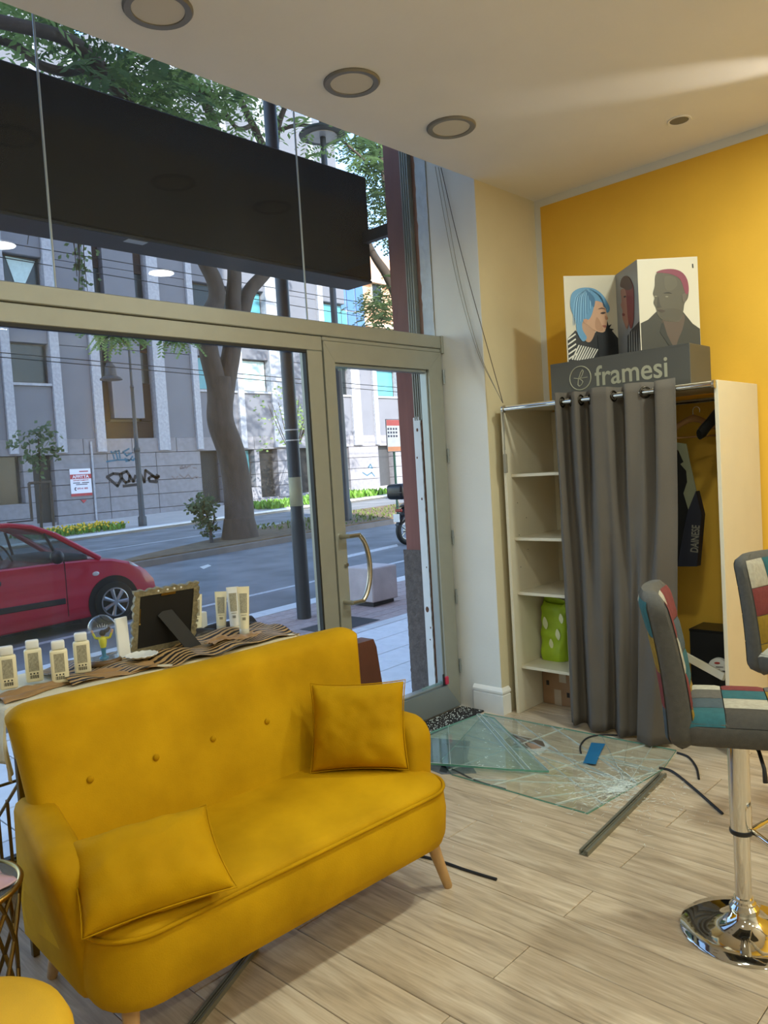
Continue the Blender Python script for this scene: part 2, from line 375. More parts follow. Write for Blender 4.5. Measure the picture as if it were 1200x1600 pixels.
# ---------------- door
d = structE('door_1', (2.87, YF, 0))
D0, D1 = 2.869, 3.866
def mitre(x0, x1, z0, z1, w_, name):     # mitred leaf: four rails
    return None
sw, rt, rb = .078, .11, .17
y0, y1 = YF - .008, YF + .06
mb = MB().prism([(D0, 0.012), (D0, 2.266), (D0 + sw, 2.266 - rt), (D0 + sw, rb)], 1, y0, y1); mb.build('stile', M['alu'], d)
mb = MB().prism([(D1, 0.012), (D1, 2.266), (D1 - .128, 2.266 - rt), (D1 - .128, rb)], 1, y0, y1); mb.build('stile', M['alu'], d)
mb = MB().prism([(D0 + .001, 2.2665), (D1 - .001, 2.2665), (D1 - .1285, 2.266 - rt), (D0 + sw + .0005, 2.266 - rt)], 1, y0, y1); mb.build('top_rail', M['alu'], d)
mb = MB().prism([(D0 + .001, .0115), (D1 - .001, .0115), (D1 - .1285, rb), (D0 + sw + .0005, rb)], 1, y0, y1); mb.build('bottom_rail', M['alu_grey'], d)
gx0, gx1, gz0, gz1 = D0 + sw, D1 - .128, rb, 2.266 - rt
for a, b in [((gx0, y0 + .015, gz0), (gx1, y1, gz0 + .012)), ((gx0, y0 + .015, gz1 - .02), (gx1, y1, gz1)), ((gx1 - .012, y0 + .015, gz0), (gx1, y1, gz1)), ((gx0, y0 + .015, gz0), (gx0 + .010, y1, gz1))]:
    MB().box(a, b, bev=.003).build('glazing_bead', M['alu_grey'], d)
# the door pane itself is broken out: only slivers stay in the rebate
M['sliver'] = glassmat('glass_sliver', (.8, .95, .9), haze=.08)
random.seed(5)
for (xa, za, xb, zb) in [(gx0 + .012, gz0 + .012, gx0 + .22, gz0 + .03), (gx1 - .2, gz0 + .012, gx1 - .012, gz0 + .022), (gx0 + .012, gz1 - .03, gx0 + .12, gz1 - .02)]:
    n = 7; pts = [(xa + (xb - xa) * i / n, (zb if za < 1 else za) + random.uniform(-.004, .012) * (1 if za < 1 else -1)) for i in range(n + 1)]
    base = za if za < 1 else zb
    MB().prism(pts + [(xb, base), (xa, base)], 1, y0 + .03, y0 + .036).build('glass_sliver', M['sliver'], d)
# handle: two mounting tubes and a bowed grip
h = MB()
hx, hz0, hz1 = 2.905, .842, 1.206; hy = YF - .075
arc = []
for i in range(25):
    t = i / 24; a = (t - .5) * 2
    arc.append((hx + .075 + .115 * math.sqrt(max(0, 1 - (a * .92) ** 2)) - .045 * 1, hy, hz0 + (hz1 - hz0) * t))
h.tube(arc, .0145, 14); hd = h.build('handle', M['steel'], d, smooth=50, label='bowed brushed steel pull handle')
for z in (hz0, hz1):
    MB().tube([(hx - .0, YF - .008, z), (hx + .0, hy, z), (arc[0][0] + .006, hy, z)], .0135, 12).build('handle_mount', M['steel'], hd, smooth=50)
lk = MB(); lk.tube([(2.93, YF - .008, 1.045), (2.93, YF - .022, 1.045)], .011, 12).build('lock_cylinder', M['steel'], d, smooth=50)
for z in (2.115, 1.62, 1.10, .72, .27):
    hb = MB(); hb.tube([(D1 + .004, YF - .016, z - .045), (D1 + .004, YF - .016, z + .045)], .0075, 10); hb.tube([(D1 + .004, YF - .016, z - .006), (D1 + .004, YF - .016, z + .006)], .009, 10)
    hb.build('hinge', M['alu_grey'], d, smooth=50)
# pink rubber stop at the corner of the door rebate
M['pink'] = mat('pink_rubber', 'c2304f', .5)
pw = thing('door_wedge', 'small pink rubber wedge stuck in the lower corner of the door frame', 'door stop', (3.74, 3.1, .17))
c = P(697, 1062, 1, YF - .012)
MB(Matrix.Translation(c)).box((-.014, -.014, -.03), (.016, .004, .022), bev=.006).build('wedge', M['pink'], pw)
MB(Matrix.Translation(c)).box((-.03, -.004, -.03), (-.014, .006, .04), bev=.003).build('clip', M['blackpl'], pw)

# ---------------- ceiling lamps
M['ring_grey'] = mat('grey_lamp_ring', '837e74', .4, metal=.3)
M['diffuser_off'] = mat('opal_diffuser', 'cfc6b2', .5, var=.01)
M['diffuser_on'] = mat('lit_diffuser', 'fff6e8', .5, var=.0, emit=9.0)
def clamp(x, y, lit, label):
    o = thing('ceiling_light', label, 'ceiling light', (x, y, ZC), 'round recessed ceiling lights')
    MB().lathe([(.093, -.002), (.095, -.010), (.118, -.012), (.124, -.006), (.124, 0), (.093, 0)], (x, y, ZC), 40).build('rim', M['ring_grey'], o, smooth=40)
    MB().lathe([(.0935, 0), (.0935, -.006), (.001, -.008)], (x, y, ZC), 40).build('diffuser', M['diffuser_on' if lit else 'diffuser_off'], o, smooth=60)
    if lit:
        l = bpy.data.lights.new('ceiling_light_glow', 'AREA'); l.shape = 'DISK'; l.size = .19; l.energy = LAMP_W * lit; l.color = (.90, 1.0, .92)
        lo = bpy.data.objects.new('ceiling_light_glow', l); COL.objects.link(lo); lo.parent = o; lo.location = (0, 0, -.02)
clamp(2.508, 2.44, 0, 'unlit round ceiling light, middle of the three along the window')
clamp(3.209, 2.446, 0, 'unlit round ceiling light nearest the yellow wall')
clamp(1.60, 2.50, 0, 'unlit round ceiling light cut off by the top of the frame')
LITL = ['above the bar stools by the yellow wall', 'reflected in the upper window above the transom', 'overhead beside the photographer, reflected at the left edge', 'in the back of the room by the yellow wall', 'in the middle of the back row', 'at the left end of the back row', 'alone over the left side of the room']
for i_, (x, y, e) in enumerate([(3.42, .76, 1.9), (2.16, .82, 1.), (.8, .8, .8), (3.2, -1.9, 1.2), (1.9, -1.9, 1.), (.5, -1.9, 1.), (-1.2, -.6, 1.)]):
    clamp(x, y, e, 'lit round ceiling light, ' + LITL[i_])
M['grille'] = mat('grey_speaker_grille', '77736a', .6, var=.1, scale=300)
sp = thing('ceiling_speaker', 'small grey recessed ceiling disc near the yellow wall', 'ceiling speaker', (4.09, 1.655, ZC))
MB().lathe([(.047, 0), (.047, -.004), (.057, -.006), (.060, -.002), (.060, 0)], (4.09, 1.655, ZC), 28).build('rim', M['ceiling'], sp, smooth=40)
MB().lathe([(.0475, 0), (.0475, -.003), (.001, -.005)], (4.09, 1.655, ZC), 28).build('grille', M['grille'], sp, smooth=60)

# two added lamps out of view: uplighter brightens the ceiling, spot makes its streak
ul = thing('added_fill_uplighter', 'unseen fill uplighter in the back corner, added to brighten the ceiling', 'added fill lamp', (4.1, -2.4, 0))
MB().lathe([(.15, 0), (.15, .015), (.02, .03), (.014, .05), (.014, 1.72), (.03, 1.74), (.16, 1.84), (.165, 1.85), (.15, 1.84), (.02, 1.76)], (4.1, -2.4, 0), 28).build('stand_and_bowl', M['alu_grey'], ul, smooth=40)
l = bpy.data.lights.new('added_ceiling_fill', 'AREA'); l.shape = 'DISK'; l.size = .26; l.energy = FILL_W; l.color = (.93, 1.0, .92)
lo = bpy.data.objects.new('added_ceiling_fill', l); COL.objects.link(lo); lo.parent = ul; lo.location = (0, 0, 1.86); lo.rotation_euler = (PI, 0, 0)
ts = thing('added_streak_spot', 'unseen spot near the ceiling at the right, added to make the ceiling light streak', 'added spotlight', (4.45, .35, 2.9))
MB(frame((4.40, .35, 2.95), (0, 0, 1), (1, 0, 0))).lathe([(.02, -.05), (.035, -.05), (.035, .04), (.028, .045)], n=20).build('head', M['alu_grey'], ts, smooth=40)
MB().box((4.40, .33, 2.93), (4.528, .37, 2.97), bev=.004).build('bracket', M['alu_grey'], ts)
l = bpy.data.lights.new('added_streak_beam', 'SPOT'); l.energy = 75; l.spot_size = math.radians(15); l.spot_blend = .9; l.shadow_soft_size = .02; l.color = (1, .96, .88)
lo = bpy.data.objects.new('added_streak_beam', l); COL.objects.link(lo); lo.parent = ts
aim = P(1105, 118, 2, ZC); src = Vector((4.36, .36, 2.98)); lo.location = src - Vector((4.45, .35, 2.9)); lo.rotation_euler = (src - aim).to_track_quat('Z', 'Y').to_euler()
# ================================================================ SOFA
SFC = Vector((1.50, 2.10, 0)); SFM = Matrix.Translation(SFC) @ Matrix.Rotation(math.radians(-2.5), 4, 'Z') @ Matrix.Translation(-SFC)
sofa = thing('sofa', 'mustard yellow velvet sofa with tapered oak legs in front of the window', 'sofa', (1.5, 2.1, 0))
SX0, SX1, SY0, SY1 = .83, 2.165, 1.785, 2.40
def rrect(x0, x1, y0, y1, rf, rb, z, ins=0, n=7):
    x0 += ins; x1 -= ins; y0 += ins; y1 -= ins; rf = max(.01, rf - ins); rb = max(.01, rb - ins * .5); p = []
    for cx, cy, r, a0 in ((x1 - rf, y0 + rf, rf, -90), (x1 - rb, y1 - rb, rb, 0), (x0 + rb, y1 - rb, rb, 90), (x0 + rf, y0 + rf, rf, 180)):
        for i in range(n): a = math.radians(a0 + 90 * i / (n - 1)); p.append(Vector((cx + r * math.cos(a), cy + r * math.sin(a), z)))
    return p
mb = MB(SFM); RF = .15
mb.loft([rrect(SX0, SX1, SY0, SY1, RF, .03, z, i) for z, i in ((.19, .07), (.193, .04), (.205, .02), (.24, .006), (.32, 0), (.385, .006), (.398, .010))])
mb.build('seat_base', M['velvet'], sofa, smooth=60)
def pipe(u):  # along the front and its rounded corners
    p = rrect(SX0, SX1, SY0, SY1, RF, .03, .401, .006); return p
pp = rrect(SX0, SX1, SY0, SY1, RF, .03, .402, .005, 12)
front = pp[36:] + pp[:12]
front = [Vector((SX0 + .005, 2.02, .402))] + front + [Vector((SX1 - .005, 2.02, .402))]
MB(SFM).tube(front, .0065, 8).build('piping', M['velvet2'], sofa, smooth=80)
mb = MB(SFM)
rings = []
for z, i in ((.394, .012), (.405, .012), (.418, .022), (.430, .05), (.439, .10), (.446, .17), (.450, .24)):
    rings.append([p + Vector((0, 0, .006 * noise.noise(p * 3.1))) for p in rrect(SX0, SX1, SY0, SY1, RF, .03, z, i, 12)])
mb.loft(rings); mb.build('seat_cushion', M['velvet'], sofa, smooth=80)
# back: leaning slab whose ends wrap forward a little
def backf(side):
    def f(u, v):
        x0 = .885 - .045 * v; x1 = 2.125 + .115 * v; rr_ = .075
        top = .908 - .014 * math.sin(PI * u)
        z = .30 + (top - .30) * v
        e = min(u, 1 - u) * 1.4
        if e < rr_ and v > .8: z -= (1 - math.sqrt(max(0, 1 - ((rr_ - e) / rr_) ** 2))) * .05 * (v - .8) / .2
        x = x0 + (x1 - x0) * u
        y = 2.262 + .14 * v - .045 * (abs(u - .5) * 2) ** 4 + .012 * math.sin(PI * u) * math.sin(PI * v) * -1
        th = .105 + .02 * v
        edge = min(1, min(u, 1 - u) * 1.42 / .05, (1 - v) * .57 / .05); q = 1 - math.sqrt(max(0, 1 - (1 - edge) ** 2))
        return Vector((x, y + (q * th / 2 if side == 0 else th - q * th / 2), z))
    return f
mb = MB(SFM); nu, nv = 60, 36
us = lambda t: .5 - .5 * math.cos(PI * t) * (1 if True else 0)
fa, fb = backf(0), backf(1)
mb.grid(lambda u, v: fa(us(u), 1 - (1 - v) ** 2), nu, nv); mb.grid(lambda u, v: fb(us(u), 1 - (1 - v) ** 2), nu, nv)
bm = bmesh.new(); vs = [bm.verts.new(p) for p in mb.v]
for f in mb.f: bm.faces.new([vs[i] for i in f])
bmesh.ops.remove_doubles(bm, verts=bm.verts, dist=.0008)
mb2 = MB(); mb2.bm(bm); back = mb2.build('backrest', M['velvet'], sofa, smooth=80)
for x, dy in ((1.04, .012), (1.267, .005), (1.485, .004), (1.715, .004), (1.95, .006)):
    q = SFM @ Vector((x, 2.335, .648)); q.y -= dy
    MB().ell(q, (.0115, .007, .0115), 14, 8).build('button', M['velvet2'], back, smooth=90)
# arms: curved shells that flare outwards towards the front
def arm(s):
    prof = []   # (y, z) closed outline, front rounded
    top = [(2.40, .63), (2.30, .628), (2.16, .622), (2.06, .612)]
    fr_ = [(2.06 - .075 * math.sin(a) - .045 * math.sin(a), .612 - .09 * (1 - math.cos(a))) for a in [PI / 2 * i / 6 for i in range(1, 7)]]
    prof = [(2.42, .20), (2.44, .42)] + top + fr_ + [(1.935, .46), (1.93, .40), (1.935, .30), (1.95, .22), (1.98, .195)]
    n = len(prof); cy, cz = 2.18, .40
    rings = []
    for t, sh in ((0, .90), (.08, .965), (.25, 1.), (.75, 1.), (.92, .965), (1, .90)):
        r = []
        for (y, z) in prof:
            yy = cy + (y - cy) * sh; zz = cz + (z - cz) * sh
            fl_ = .07 * max(0, (zz - .2) / .42) ** 1.2 * max(0, min(1, (2.42 - yy) / .4))
            xo = .835 - fl_; x = xo + .115 * t
            r.append(Vector((x if s < 0 else 2.98 - x, yy, zz)))
        rings.append(r)
    m = MB(SFM); m.loft(rings); return m.build('armrest', M['velvet'], sofa, smooth=70)
arm(-1); arm(1)
for x, y, dx, dy in ((.93, 1.90, -.02, -.03), (2.09, 1.90, .05, -.04), (.93, 2.37, -.0, .11), (2.08, 2.37, .05, .11)):
    MB(SFM).tube([(x, y, .22), (x + dx * .5, y + dy * .5, .11), (x + dx, y + dy, .004), (x + dx, y + dy, 0)], [.026, .021, .0165, .014], 14).build('leg', M['oak'], sofa, smooth=60)

# ================================================================ CUSHIONS
def pillow(name, m, wx, wy, th, label, seed, sag=0.0):
    mb = MB(m); n = 25
    def f(sgn):
        def g(u, v):
            a = 2 * u - 1; b = 2 * v - 1
            pin = 1 - .07 * (1 - a * a) * (abs(b) ** 3) ; pin2 = 1 - .07 * (1 - b * b) * (abs(a) ** 3)
            x = a * wx / 2 * pin2; y = b * wy / 2 * pin
            h = (max(0, 1 - abs(a) ** 2.6) * max(0, 1 - abs(b) ** 2.6)) ** .55 * th / 2
            w_ = .013 * noise.noise(Vector((a * 2.2 + seed, b * 2.2, sgn))) + .005 * noise.noise(Vector((a * 4.5 + seed, b * 3.0, sgn + 3))) + .003 * noise.noise(Vector((a * 11 + seed, b * 8, sgn + 5)))
            z = sgn * (h + w_ * min(1, h / (th * .2))) - sag * a * a
            return Vector((x, y, z))
        return g
    mb.grid(f(1), n, n); mb.grid(f(-1), n, n)
    bm = bmesh.new(); vs = [bm.verts.new(p) for p in mb.v]
    for q in mb.f: bm.faces.new([vs[i] for i in q])
    bmesh.ops.remove_doubles(bm, verts=bm.verts, dist=.0008); m2 = MB(); m2.bm(bm)
    o = thing(name, label, 'cushion', (m @ Vector((0, 0, 0))), 'yellow sofa cushions')
    body = m2.build('cover', M['velvet2'], o, smooth=85, sub=1)
    e = []
    for k in range(4):
        for i in range(12):
            t = i / 12 * 2 - 1; a, b = [(t, -1), (1, t), (-t, 1), (-1, -t)][k]
            e.append(m @ f(1)((a + 1) / 2, (b + 1) / 2))
    MB().tube(e, .0022, 6, closed=True).build('seam', M['velvet2'], body, smooth=80)
    return o
bl = Vector((1.825, 2.185, .455)); br = Vector((2.035, 1.93, .455))
u_ = (br - bl).normalized(); nrm = Vector((-u_.y, u_.x, 0)); nrm = nrm if nrm.dot(Vector((1, 1, 0))) > 0 else -nrm
v_ = (Vector((0, 0, 1)) * math.cos(math.radians(20)) + nrm * math.sin(math.radians(20)))
cc = (bl + br) / 2 + v_ * .158
pillow('cushion', frame(cc, u_, v_), .365, .325, .15, 'square yellow velvet cushion propped upright in the far corner of the sofa', 1)
bl = Vector((.85, 1.865, .47)); br = Vector((1.175, 1.775, .47)); u_ = (br - bl).normalized()
nrm = Vector((-u_.y, u_.x, 0)); v_ = nrm * math.cos(math.radians(33)) + Vector((0, 0, 1)) * math.sin(math.radians(33))
pillow('cushion', frame((bl + br) / 2 + v_ * .125 + Vector((-.036, 0, -.014)), u_, v_), .40, .275, .15, 'rectangular yellow velvet cushion slumped against the near armrest', 9)

# ================================================================ WARDROBE
WX0, WX1, WY0, WY1, WH = 3.95, 4.515, 1.46, 2.758, 1.895
wd = thing('open_wardrobe', 'white open wardrobe with shelves standing against the yellow wall', 'wardrobe', (4.23, 2.1, 0))
MB().box((WX0, WY1 - .02, 0), (WX1, WY1, WH), bev=.0015).build('side_panel', M['board'], wd)
MB().box((WX0, WY0, 0), (WX1, WY0 + .02, WH), bev=.0015).build('side_panel', M['board'], wd)
MB().box((WX0 + .01, WY0 + .0205, WH - .022), (WX1, WY1 - .0205, WH - .002), bev=.0015).build('top_panel', M['board'], wd)
MB().box((WX0 + .05, 2.385, 0), (WX1, 2.403, WH - .0225), bev=.001).build('divider', M['board'], wd)
for z in (1.479, 1.089, .752, .291):
    MB().box((WX0 + .05, 2.4035, z - .018), (WX1, WY1 - .0205, z), bev=.001).build('shelf', M['board'], wd)
MB().box((WX1 - .02, WY1 - .05, .3), (WX1, WY1 - .021, WH - .03)).build('batten', M['board'], wd)
MB().box((WX1 - .03, WY1 - .10, 1.72), (WX1 - .005, WY1 - .021, 1.86)).build('corner_block', M['board'], wd)
for i in range(5):
    MB().tube([(WX0 + .10 + .09 * (i % 2), WY1 - .0205, .9 + .1 * i), (WX0 + .10 + .09 * (i % 2), WY1 - .0215, .9 + .1 * i)], .003, 8).build('peg_hole', M['black'], wd)
rd = MB().tube([(4.26, WY0 + .021, 1.82), (4.26, 2.384, 1.82)], .0125, 12).build('hanging_rail', M['chrome'], wd, smooth=50)
RX, RZ = 3.93, 1.874
cr = thing('curtain_rod', 'chrome curtain rod across the front of the wardrobe', 'curtain rod', (RX, 2.1, RZ))
MB().tube([(RX, 1.468, RZ), (RX, 2.722, RZ)], .0135, 16).build('tube', M['chrome'], cr, smooth=50)
for y in (1.472, 2.72): MB().tube([(RX, y - .006, RZ), (RX, y + .006, RZ)], .022, 16).build('end_socket', M['steel'], cr, smooth=50)
# curtain on eyelets
cu = thing('curtain', 'dark grey eyelet curtain hanging to the floor across the wardrobe', 'curtain', (RX, 2.05, 0))
KT = [(0, .3), (.035, -1), (.10, .9), (.20, -.8), (.27, .9), (.36, -1), (.46, -.8), (.56, 1), (.65, -.9), (.74, -.2), (.80, .9), (.89, -1), (1, -.3)]
KB = [(0, .2), (.06, -1), (.15, 1), (.24, -1), (.36, -.5), (.44, .9), (.53, -1), (.61, .1), (.66, .7), (.74, -1), (.88, -1.4), (1, .2)]
def knot(K, s):
    for i in range(len(K) - 1):
        (a, p), (b, q) = K[i], K[i + 1]
        if a <= s <= b: t = (s - a) / (b - a); t = .5 - .5 * math.cos(PI * t); return p + (q - p) * t
    return K[-1][1]
def curf(u, v):
    s = u; y0 = 2.372 - .012 * v; y1 = 1.652 + .10 * v ** 1.6; w_ = max(0, min(1, (v - .08) / .85)); w_ = w_ * w_ * (3 - 2 * w_)
    k = knot(KT, s) * (1 - w_) + knot(KB, s) * w_
    x = RX + .050 * k * (1 - .1 * v) - .035 * v * v * s + .006 * noise.noise(Vector((s * 9, v * 5, 0))) + .008 * v * noise.noise(Vector((s * 4, v * 9, 6)))
    y = y0 + (y1 - y0) * s + .012 * math.sin(k * 1.5) * (1 if s < .6 else -1) + .012 * noise.noise(Vector((s * 5, v * 3, 9))) * v
    z = 1.925 - 1.908 * v + .004 * math.sin(20 * s)
    return Vector((x, y, z))
MB().grid(curf, 180, 40).build('fabric', M['curtain'], cu, smooth=80, thick=.0022)
M['eyelet'] = mat('dark_steel_eyelet', '4a443a', .25, metal=1.)
prev = None
for k in range(400):
    s = k / 400; cur = curf(s, (1.925 - RZ) / 1.908).x - RX; hit = prev is not None and (prev < 0) != (cur < 0); prev = cur
    if hit and .02 < s < .99:
        q = curf(s, (1.925 - RZ) / 1.908); e = (curf(min(1, s + .004), .027) - curf(max(0, s - .004), .027)).normalized()
        m = frame((q.x, q.y, RZ), e, (0, 0, 1))
        MB(m).tube([(.026 * math.cos(a), .026 * math.sin(a), 0) for a in [2 * PI * i / 24 for i in range(24)]], .006, 8, closed=True).build('eyelet', M['eyelet'], cu, smooth=80)
# sign box on top
sb = thing('brand_display_box', 'dark grey display box lettered framesi standing on top of the wardrobe', 'display box', (4.13, 2.02, WH))
MB().box((4.0, 1.612, WH), (4.272, 2.428, 2.102), bev=.002).build('carcass', M['sign_grey'], sb)
MB().box((3.9992, 1.614, 2.094), (4.27, 2.426, 2.1035)).build('lid', M['sign_grey'], sb)
fm = frame((3.9985, 2.146, 1.945), (0, -1, 0), (0, 0, 1))
text('framesi', 'lettering', M['sign_text'], sb, fm, wid=.415, hei=.112, depth=.001, bold=.012)
lg = frame((3.9985, 2.237, 2.002), (0, -1, 0), (0, 0, 1))
m_ = MB(lg); m_.tube([(.066 * math.cos(a), .066 * math.sin(a), 0) for a in [2 * PI * i / 40 for i in range(40)]], .0032, 6, closed=True)
m_.tube([(-.008, -.045, 0), (-.017, -.035, 0), (-.012, -.005, 0), (.004, .030, 0), (.016, .045, 0), (.022, .038, 0), (.012, .015, 0), (-.004, -.004, 0), (.008, -.012, 0), (.016, -.022, 0), (.008, -.036, 0), (-.004, -.046, 0), (-.010, -.04, 0)], .0026, 6)
m_.tube([(-.040, .004, 0), (-.01, -.002, 0), (.045, 0, 0)], .0022, 6)
m_.build('logo', M['sign_text'], sb, smooth=80)

# folding photo panel, three leaves in zigzag
def flat(name, poly, m, par, hexc, depth, key):
    if key not in M: M[key] = mat(key, hexc, .45, var=.05)
    mm = MB(m)
    n = len(poly); z = depth
    mm.add([(x, y, z) for x, y in poly] + [(x, y, z - .0006) for x, y in poly], [list(range(n)), list(range(n, 2 * n))[::-1]] + [(i, (i + 1) % n, n + (i + 1) % n, n + i) for i in range(n)])
    bm = bmesh.new(); 
    ob = mm.build(name, M[key], par, fix=True)
    me = ob.data; bm.from_mesh(me); bmesh.ops.triangulate(bm, faces=[f for f in bm.faces if len(f.verts) > 4]); bm.to_mesh(me); bm.free()
    return ob
def smoothpoly(pts, k=4):
    out = []; n = len(pts)
    for i in range(n):
        p0, p1, p2, p3 = [Vector((*pts[(i + j - 1) % n], 0)) for j in range(4)]
        for a in range(k):
            t = a / k
            q = .5 * ((2 * p1) + (-p0 + p2) * t + (2 * p0 - 5 * p1 + 4 * p2 - p3) * t * t + (-p0 + 3 * p1 - 3 * p2 + p3) * t ** 3)
            out.append((q.x, q.y))
    return out
E1, E2, E3, E4 = [Vector(p) for p in ((4.03, 2.33, 2.104), (4.285, 2.14, 2.104), (4.06, 1.90, 2.104), (4.30, 1.672, 2.104))]
PH = .492
tf = thing('folding_photo_panel', 'three-leaf folding panel of hair model portraits standing on the grey box', 'photo panel', (4.17, 2.0, 2.104))
M['panel_white'] = mat('photo_card', 'cdc4ad', .4, var=.03, scale=2); M['panel_grey'] = mat('photo_card_grey', '8d8a84', .4, var=.05, scale=2)
leaves = []
for a, b, mt in ((E1, E2, 'panel_white'), (E3, E2, 'panel_grey'), (E3, E4, 'panel_white')):
    if mt == 'panel_grey': a, b = E2, E3
    u = (b - a); W_ = u.length; m = frame(a, u, (0, 0, 1))
    lf = MB(m).box((0, 0, -.004), (W_, PH, 0)).build('leaf', M[mt], tf); leaves.append((m, W_, lf))
def prt(i, name, pts, hexc, lay, sm=True, ref=None):
    """pts in the leaf's own unit square, v up"""
    m, W_, lf = leaves[i]; q = [(u * W_, v * PH) for u, v in (smoothpoly(pts) if sm else pts)]
    q = [(min(max(x, .001), W_ - .001), min(max(y, .001), PH - .001)) for x, y in q]
    flat(name, q, m, lf, hexc, .0008 * lay, 'print_' + hexc)
def c6(x, y, quad):   # crop pixel -> unit square by inverse bilinear-ish on leaf edges
    (xl0, yl0, yl1), (xr0, yr0, yr1) = quad
    u = (x - xl0) / (xr0 - xl0); t = yl0 + (yr0 - yl0) * u; b = yl1 + (yr1 - yl1) * u
    return (u, (b - y) / (b - t))
def pq(quad, pts): return [c6(x, y, quad) for x, y in pts]
Q1 = ((58, 195, 868), (465, 190, 800)); Q2 = ((465, 190, 815), (632, 72, 775)); Q3 = ((632, 72, 780), (1120, 45, 720))
# left leaf: blue-haired profile
prt(0, 'jumper', pq(Q1, [(66, 860), (66, 680), (130, 610), (215, 690), (300, 600), (390, 560), (465, 640), (465, 800)]), '1b1a19', 1, False)
for i in range(5):
    y = 640 + 38 * i
    prt(0, 'stripe', pq(Q1, [(68, y + 40), (128, y - 6), (132, y + 4), (68, y + 54)]), 'd8d2c2', 2, False)
for i in range(9):
    x = 150 + 18 * i
    prt(0, 'stripe', pq(Q1, [(x - 60, 838), (x, 720 + i * 2), (x + 8, 722 + i * 2), (x - 50, 842)]), 'd8d2c2', 2, False)
prt(0, 'neck', pq(Q1, [(190, 545), (185, 640), (215, 690), (250, 680), (285, 610), (290, 560)]), 'b98f6e', 3)
prt(0, 'face', pq(Q1, [(200, 540), (270, 400), (300, 370), (365, 400), (385, 440), (378, 470), (390, 505), (378, 520), (380, 545), (368, 560), (370, 590), (340, 610), (280, 600), (225, 560)]), 'c79a78', 4)
prt(0, 'hair', pq(Q1, [(230, 283), (300, 295), (360, 340), (403, 415), (402, 450), (380, 462), (370, 410), (330, 385), (290, 385), (278, 440), (245, 515), (190, 540), (185, 600), (215, 660), (180, 690), (140, 620), (135, 540), (100, 440), (110, 340), (160, 295)]), '5f93b5', 5)
prt(0, 'hair_shade', pq(Q1, [(225, 300), (290, 360), (280, 430), (255, 380)]), '3f6f92', 6)
random.seed(14)
for k in range(16):
    t = k / 15; x0 = 235 + 10 * t; xe = 112 + 150 * t; ye = 560 - 90 * t if t < .7 else 480 - 60 * (t - .7) / .3
    mid = ((x0 + xe) / 2 - 34 + 40 * t, 360 - 20 * t); w_ = 3 + 2 * random.random()
    prt(0, 'hair_strand', pq(Q1, [(x0, 296), (mid[0], mid[1]), (xe, ye), (xe + w_, ye - 4), (mid[0] + w_ * 1.6, mid[1] + 2)]), ['7fb0cf', '4a7c9f', '8fbdd8', '3f7093'][k % 4], 5.6, True)
for k in range(6):
    t = k / 5; prt(0, 'hair_strand', pq(Q1, [(250, 292), (320 + 20 * t, 330 + 14 * t), (385 - 22 * t, 430 - 18 * t), (380 - 22 * t, 436 - 18 * t), (314 + 20 * t, 338 + 14 * t)]), ['7fb0cf', '4a7c9f', '3f7093'][k % 3], 5.6, True)
prt(0, 'cheek_shade', pq(Q1, [(285, 560), (300, 500), (330, 540), (345, 595), (300, 598)]), 'b48765', 4.5)
prt(0, 'nose_shade', pq(Q1, [(368, 485), (386, 503), (376, 516), (366, 508)]), 'a87a5c', 5.8)
prt(0, 'ear', pq(Q1, [(195, 525), (225, 520), (220, 548), (200, 550)]), 'c08f6c', 6)
prt(0, 'eyebrow', pq(Q1, [(315, 440), (345, 428), (372, 440), (345, 437)]), '5d3b28', 6)
prt(0, 'eye', pq(Q1, [(330, 470), (350, 460), (372, 462), (352, 475)]), '3b2a22', 6)
prt(0, 'mouth', pq(Q1, [(340, 560), (370, 556), (372, 570), (355, 572)]), '9c5b4c', 6)
prt(0, 'spiky_collar', pq(Q1, [(300, 640), (360, 600), (375, 560), (382, 520), (390, 555), (415, 545), (395, 575), (432, 580), (400, 600), (430, 640), (440, 700), (400, 730), (380, 790), (300, 820)]), '0e0e0e', 6, False)
# middle leaf: red-haired profile
prt(1, 'coat', pq(Q2, [(535, 790), (540, 640), (570, 600), (632, 540), (632, 775)]), '23221f', 1, False)
for i in range(5): prt(1, 'fur_streak', pq(Q2, [(545 + 18 * i, 780), (552 + 18 * i, 620), (560 + 16 * i, 600), (556 + 18 * i, 770)]), '8f8b80', 2, False)
prt(1, 'face', pq(Q2, [(505, 300), (540, 290), (552, 330), (555, 520), (540, 590), (520, 540), (508, 500), (512, 450), (500, 410), (508, 380)]), 'a06d58', 3)
prt(1, 'hair', pq(Q2, [(505, 270), (515, 220), (545, 193), (580, 215), (602, 290), (600, 420), (590, 540), (570, 590), (552, 520), (548, 400), (545, 310), (525, 280)]), '7c2f2a', 4)
prt(1, 'hair_crown', pq(Q2, [(505, 270), (515, 220), (545, 193), (580, 215), (595, 280), (560, 300), (530, 285)]), '4a2a24', 5)
prt(1, 'lips', pq(Q2, [(512, 470), (530, 475), (526, 490), (512, 488)]), '7a3030', 5)
prt(1, 'eye', pq(Q2, [(528, 345), (542, 340), (543, 350), (530, 354)]), '30211c', 5)
